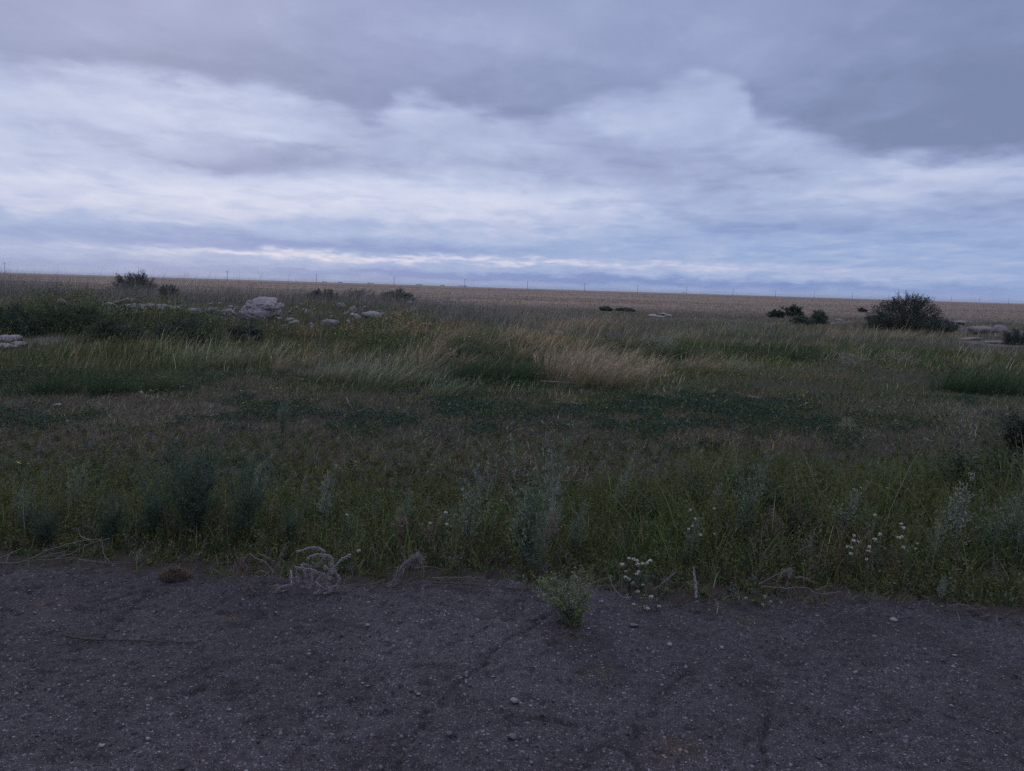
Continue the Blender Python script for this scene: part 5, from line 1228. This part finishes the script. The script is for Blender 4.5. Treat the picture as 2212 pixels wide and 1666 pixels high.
# ------------------------------------------------------------------ power line
D0, CN = 470., .0626
names = ['nearest', 'second', 'third', 'fourth', 'fifth', 'sixth', 'seventh', 'eighth', 'ninth', 'tenth', 'eleventh', 'twelfth', 'thirteenth', 'fourteenth', 'fifteenth', 'sixteenth', 'seventeenth']
POLE = [(0, 21), (2, 906), (3, 1260), (4, 1570), (5, 1851), (6, 2101), (7, 2328), (8, 2539), (9, 2734), (10, 2919), (11, 3088), (12, 3242), (13, 3394), (14, 3539), (16, 3787), (17, 3901), (18, 4016)]
proto = empty('utility_pole', (0, 0, 0)); r = np.random.default_rng(2)
mb = MB(); tube(mb, np.array([[0, 0, -1.], [0, 0, 3], [.02, 0, 7.6]]), np.array([.16, .14, .10]), np.array([.10, .09, .085]), 8); mb.build('pole_shaft', M_wood, proto)
mb = MB(); tube(mb, np.array([[-.75, -.12, 6.9], [0, -.12, 6.92], [.75, -.12, 6.9]]), .06, np.array([.10, .09, .085]), 4); mb.build('crossarm', M_metal, proto)
for xx in (-.7, .7):
    mb = MB(); tube(mb, np.array([[xx, -.12, 6.95], [xx, -.12, 7.1], [xx, -.12, 7.25]]), np.array([.05, .07, .03]), np.array([.3, .3, .3]), 6); mb.build('insulator', M_metal, proto)
mb = MB(); tube(mb, np.array([[0, 0, 7.6], [0, 0, 7.75], [0, 0, 7.9]]), np.array([.05, .07, .03]), np.array([.3, .3, .3]), 6); mb.build('insulator', M_metal, proto)
for i_, (n_, X_) in enumerate(POLE):
    Y = D0 * (1 + CN * n_); px = X_ / 1.8445
    q = pdir(px, 600 + px * .03); x_ = q[0] / q[1] * Y
    o = proto if i_ == 0 else copy_tree(proto)
    o.location = (x_, Y, float(H(x_, Y)) - (.3 if i_ else 0)); o.rotation_euler = (0, 0, r.uniform(-.2, .2) + .9)
    tag(o, ('%s wooden utility pole from the left on the far plain' % ('leftmost' if i_ == 0 else names[i_])).replace('leftmost wooden utility pole from the left', 'leftmost wooden utility pole'), 'utility pole', 'utility poles of the far power line')

# distant tree line specks at the horizon
r = np.random.default_rng(8)
for k_, (px, wpx) in enumerate([(700, 12), (735, 10), (800, 14), (905, 16), (955, 12), (1000, 20), (1480, 10)]):
    Y = 6500.; q = pdir(px, 612 + (px - 1000) * .03); x_ = q[0] / q[1] * Y; W_ = wpx / F * Y
    mb = MB(); 
    for j_ in range(9): rock(mb, (r.uniform(-.5, .5) * W_, r.uniform(-20, 20), r.uniform(1, 3)), (W_ * .13, 8, r.uniform(2.5, 6)), r, np.array([.10, .12, .10]), sub=I1, rough=.4)
    o = mb.build('tree_line', M_leaf); o.location = (x_, Y, 0); tag(o, 'far-off strip of trees on the horizon', 'trees', 'far strips of trees on the horizon', kind='stuff')

# ------------------------------------------------------------------ air
import bmesh
bm = bmesh.new(); bmesh.ops.create_cube(bm, size=1); me = bpy.data.meshes.new('haze'); bm.to_mesh(me); bm.free()
hz = bpy.data.objects.new('haze', me); COL.objects.link(hz); hz.scale = (24000, 18000, 22); hz.location = (0, 5000, 11 - 3.0)
hm = bpy.data.materials.new('haze_air'); hm.use_nodes = True; hn = hm.node_tree; hn.nodes.clear()
pv = hn.nodes.new('ShaderNodeVolumePrincipled'); pv.inputs['Color'].default_value = (.86, .90, 1, 1); pv.inputs['Density'].default_value = .00008
ho = hn.nodes.new('ShaderNodeOutputMaterial'); hn.links.new(pv.outputs[0], ho.inputs['Volume']); me.materials.append(hm)
tag(hz, kind='stuff', label='thin bluish evening air over the steppe', cat='haze')
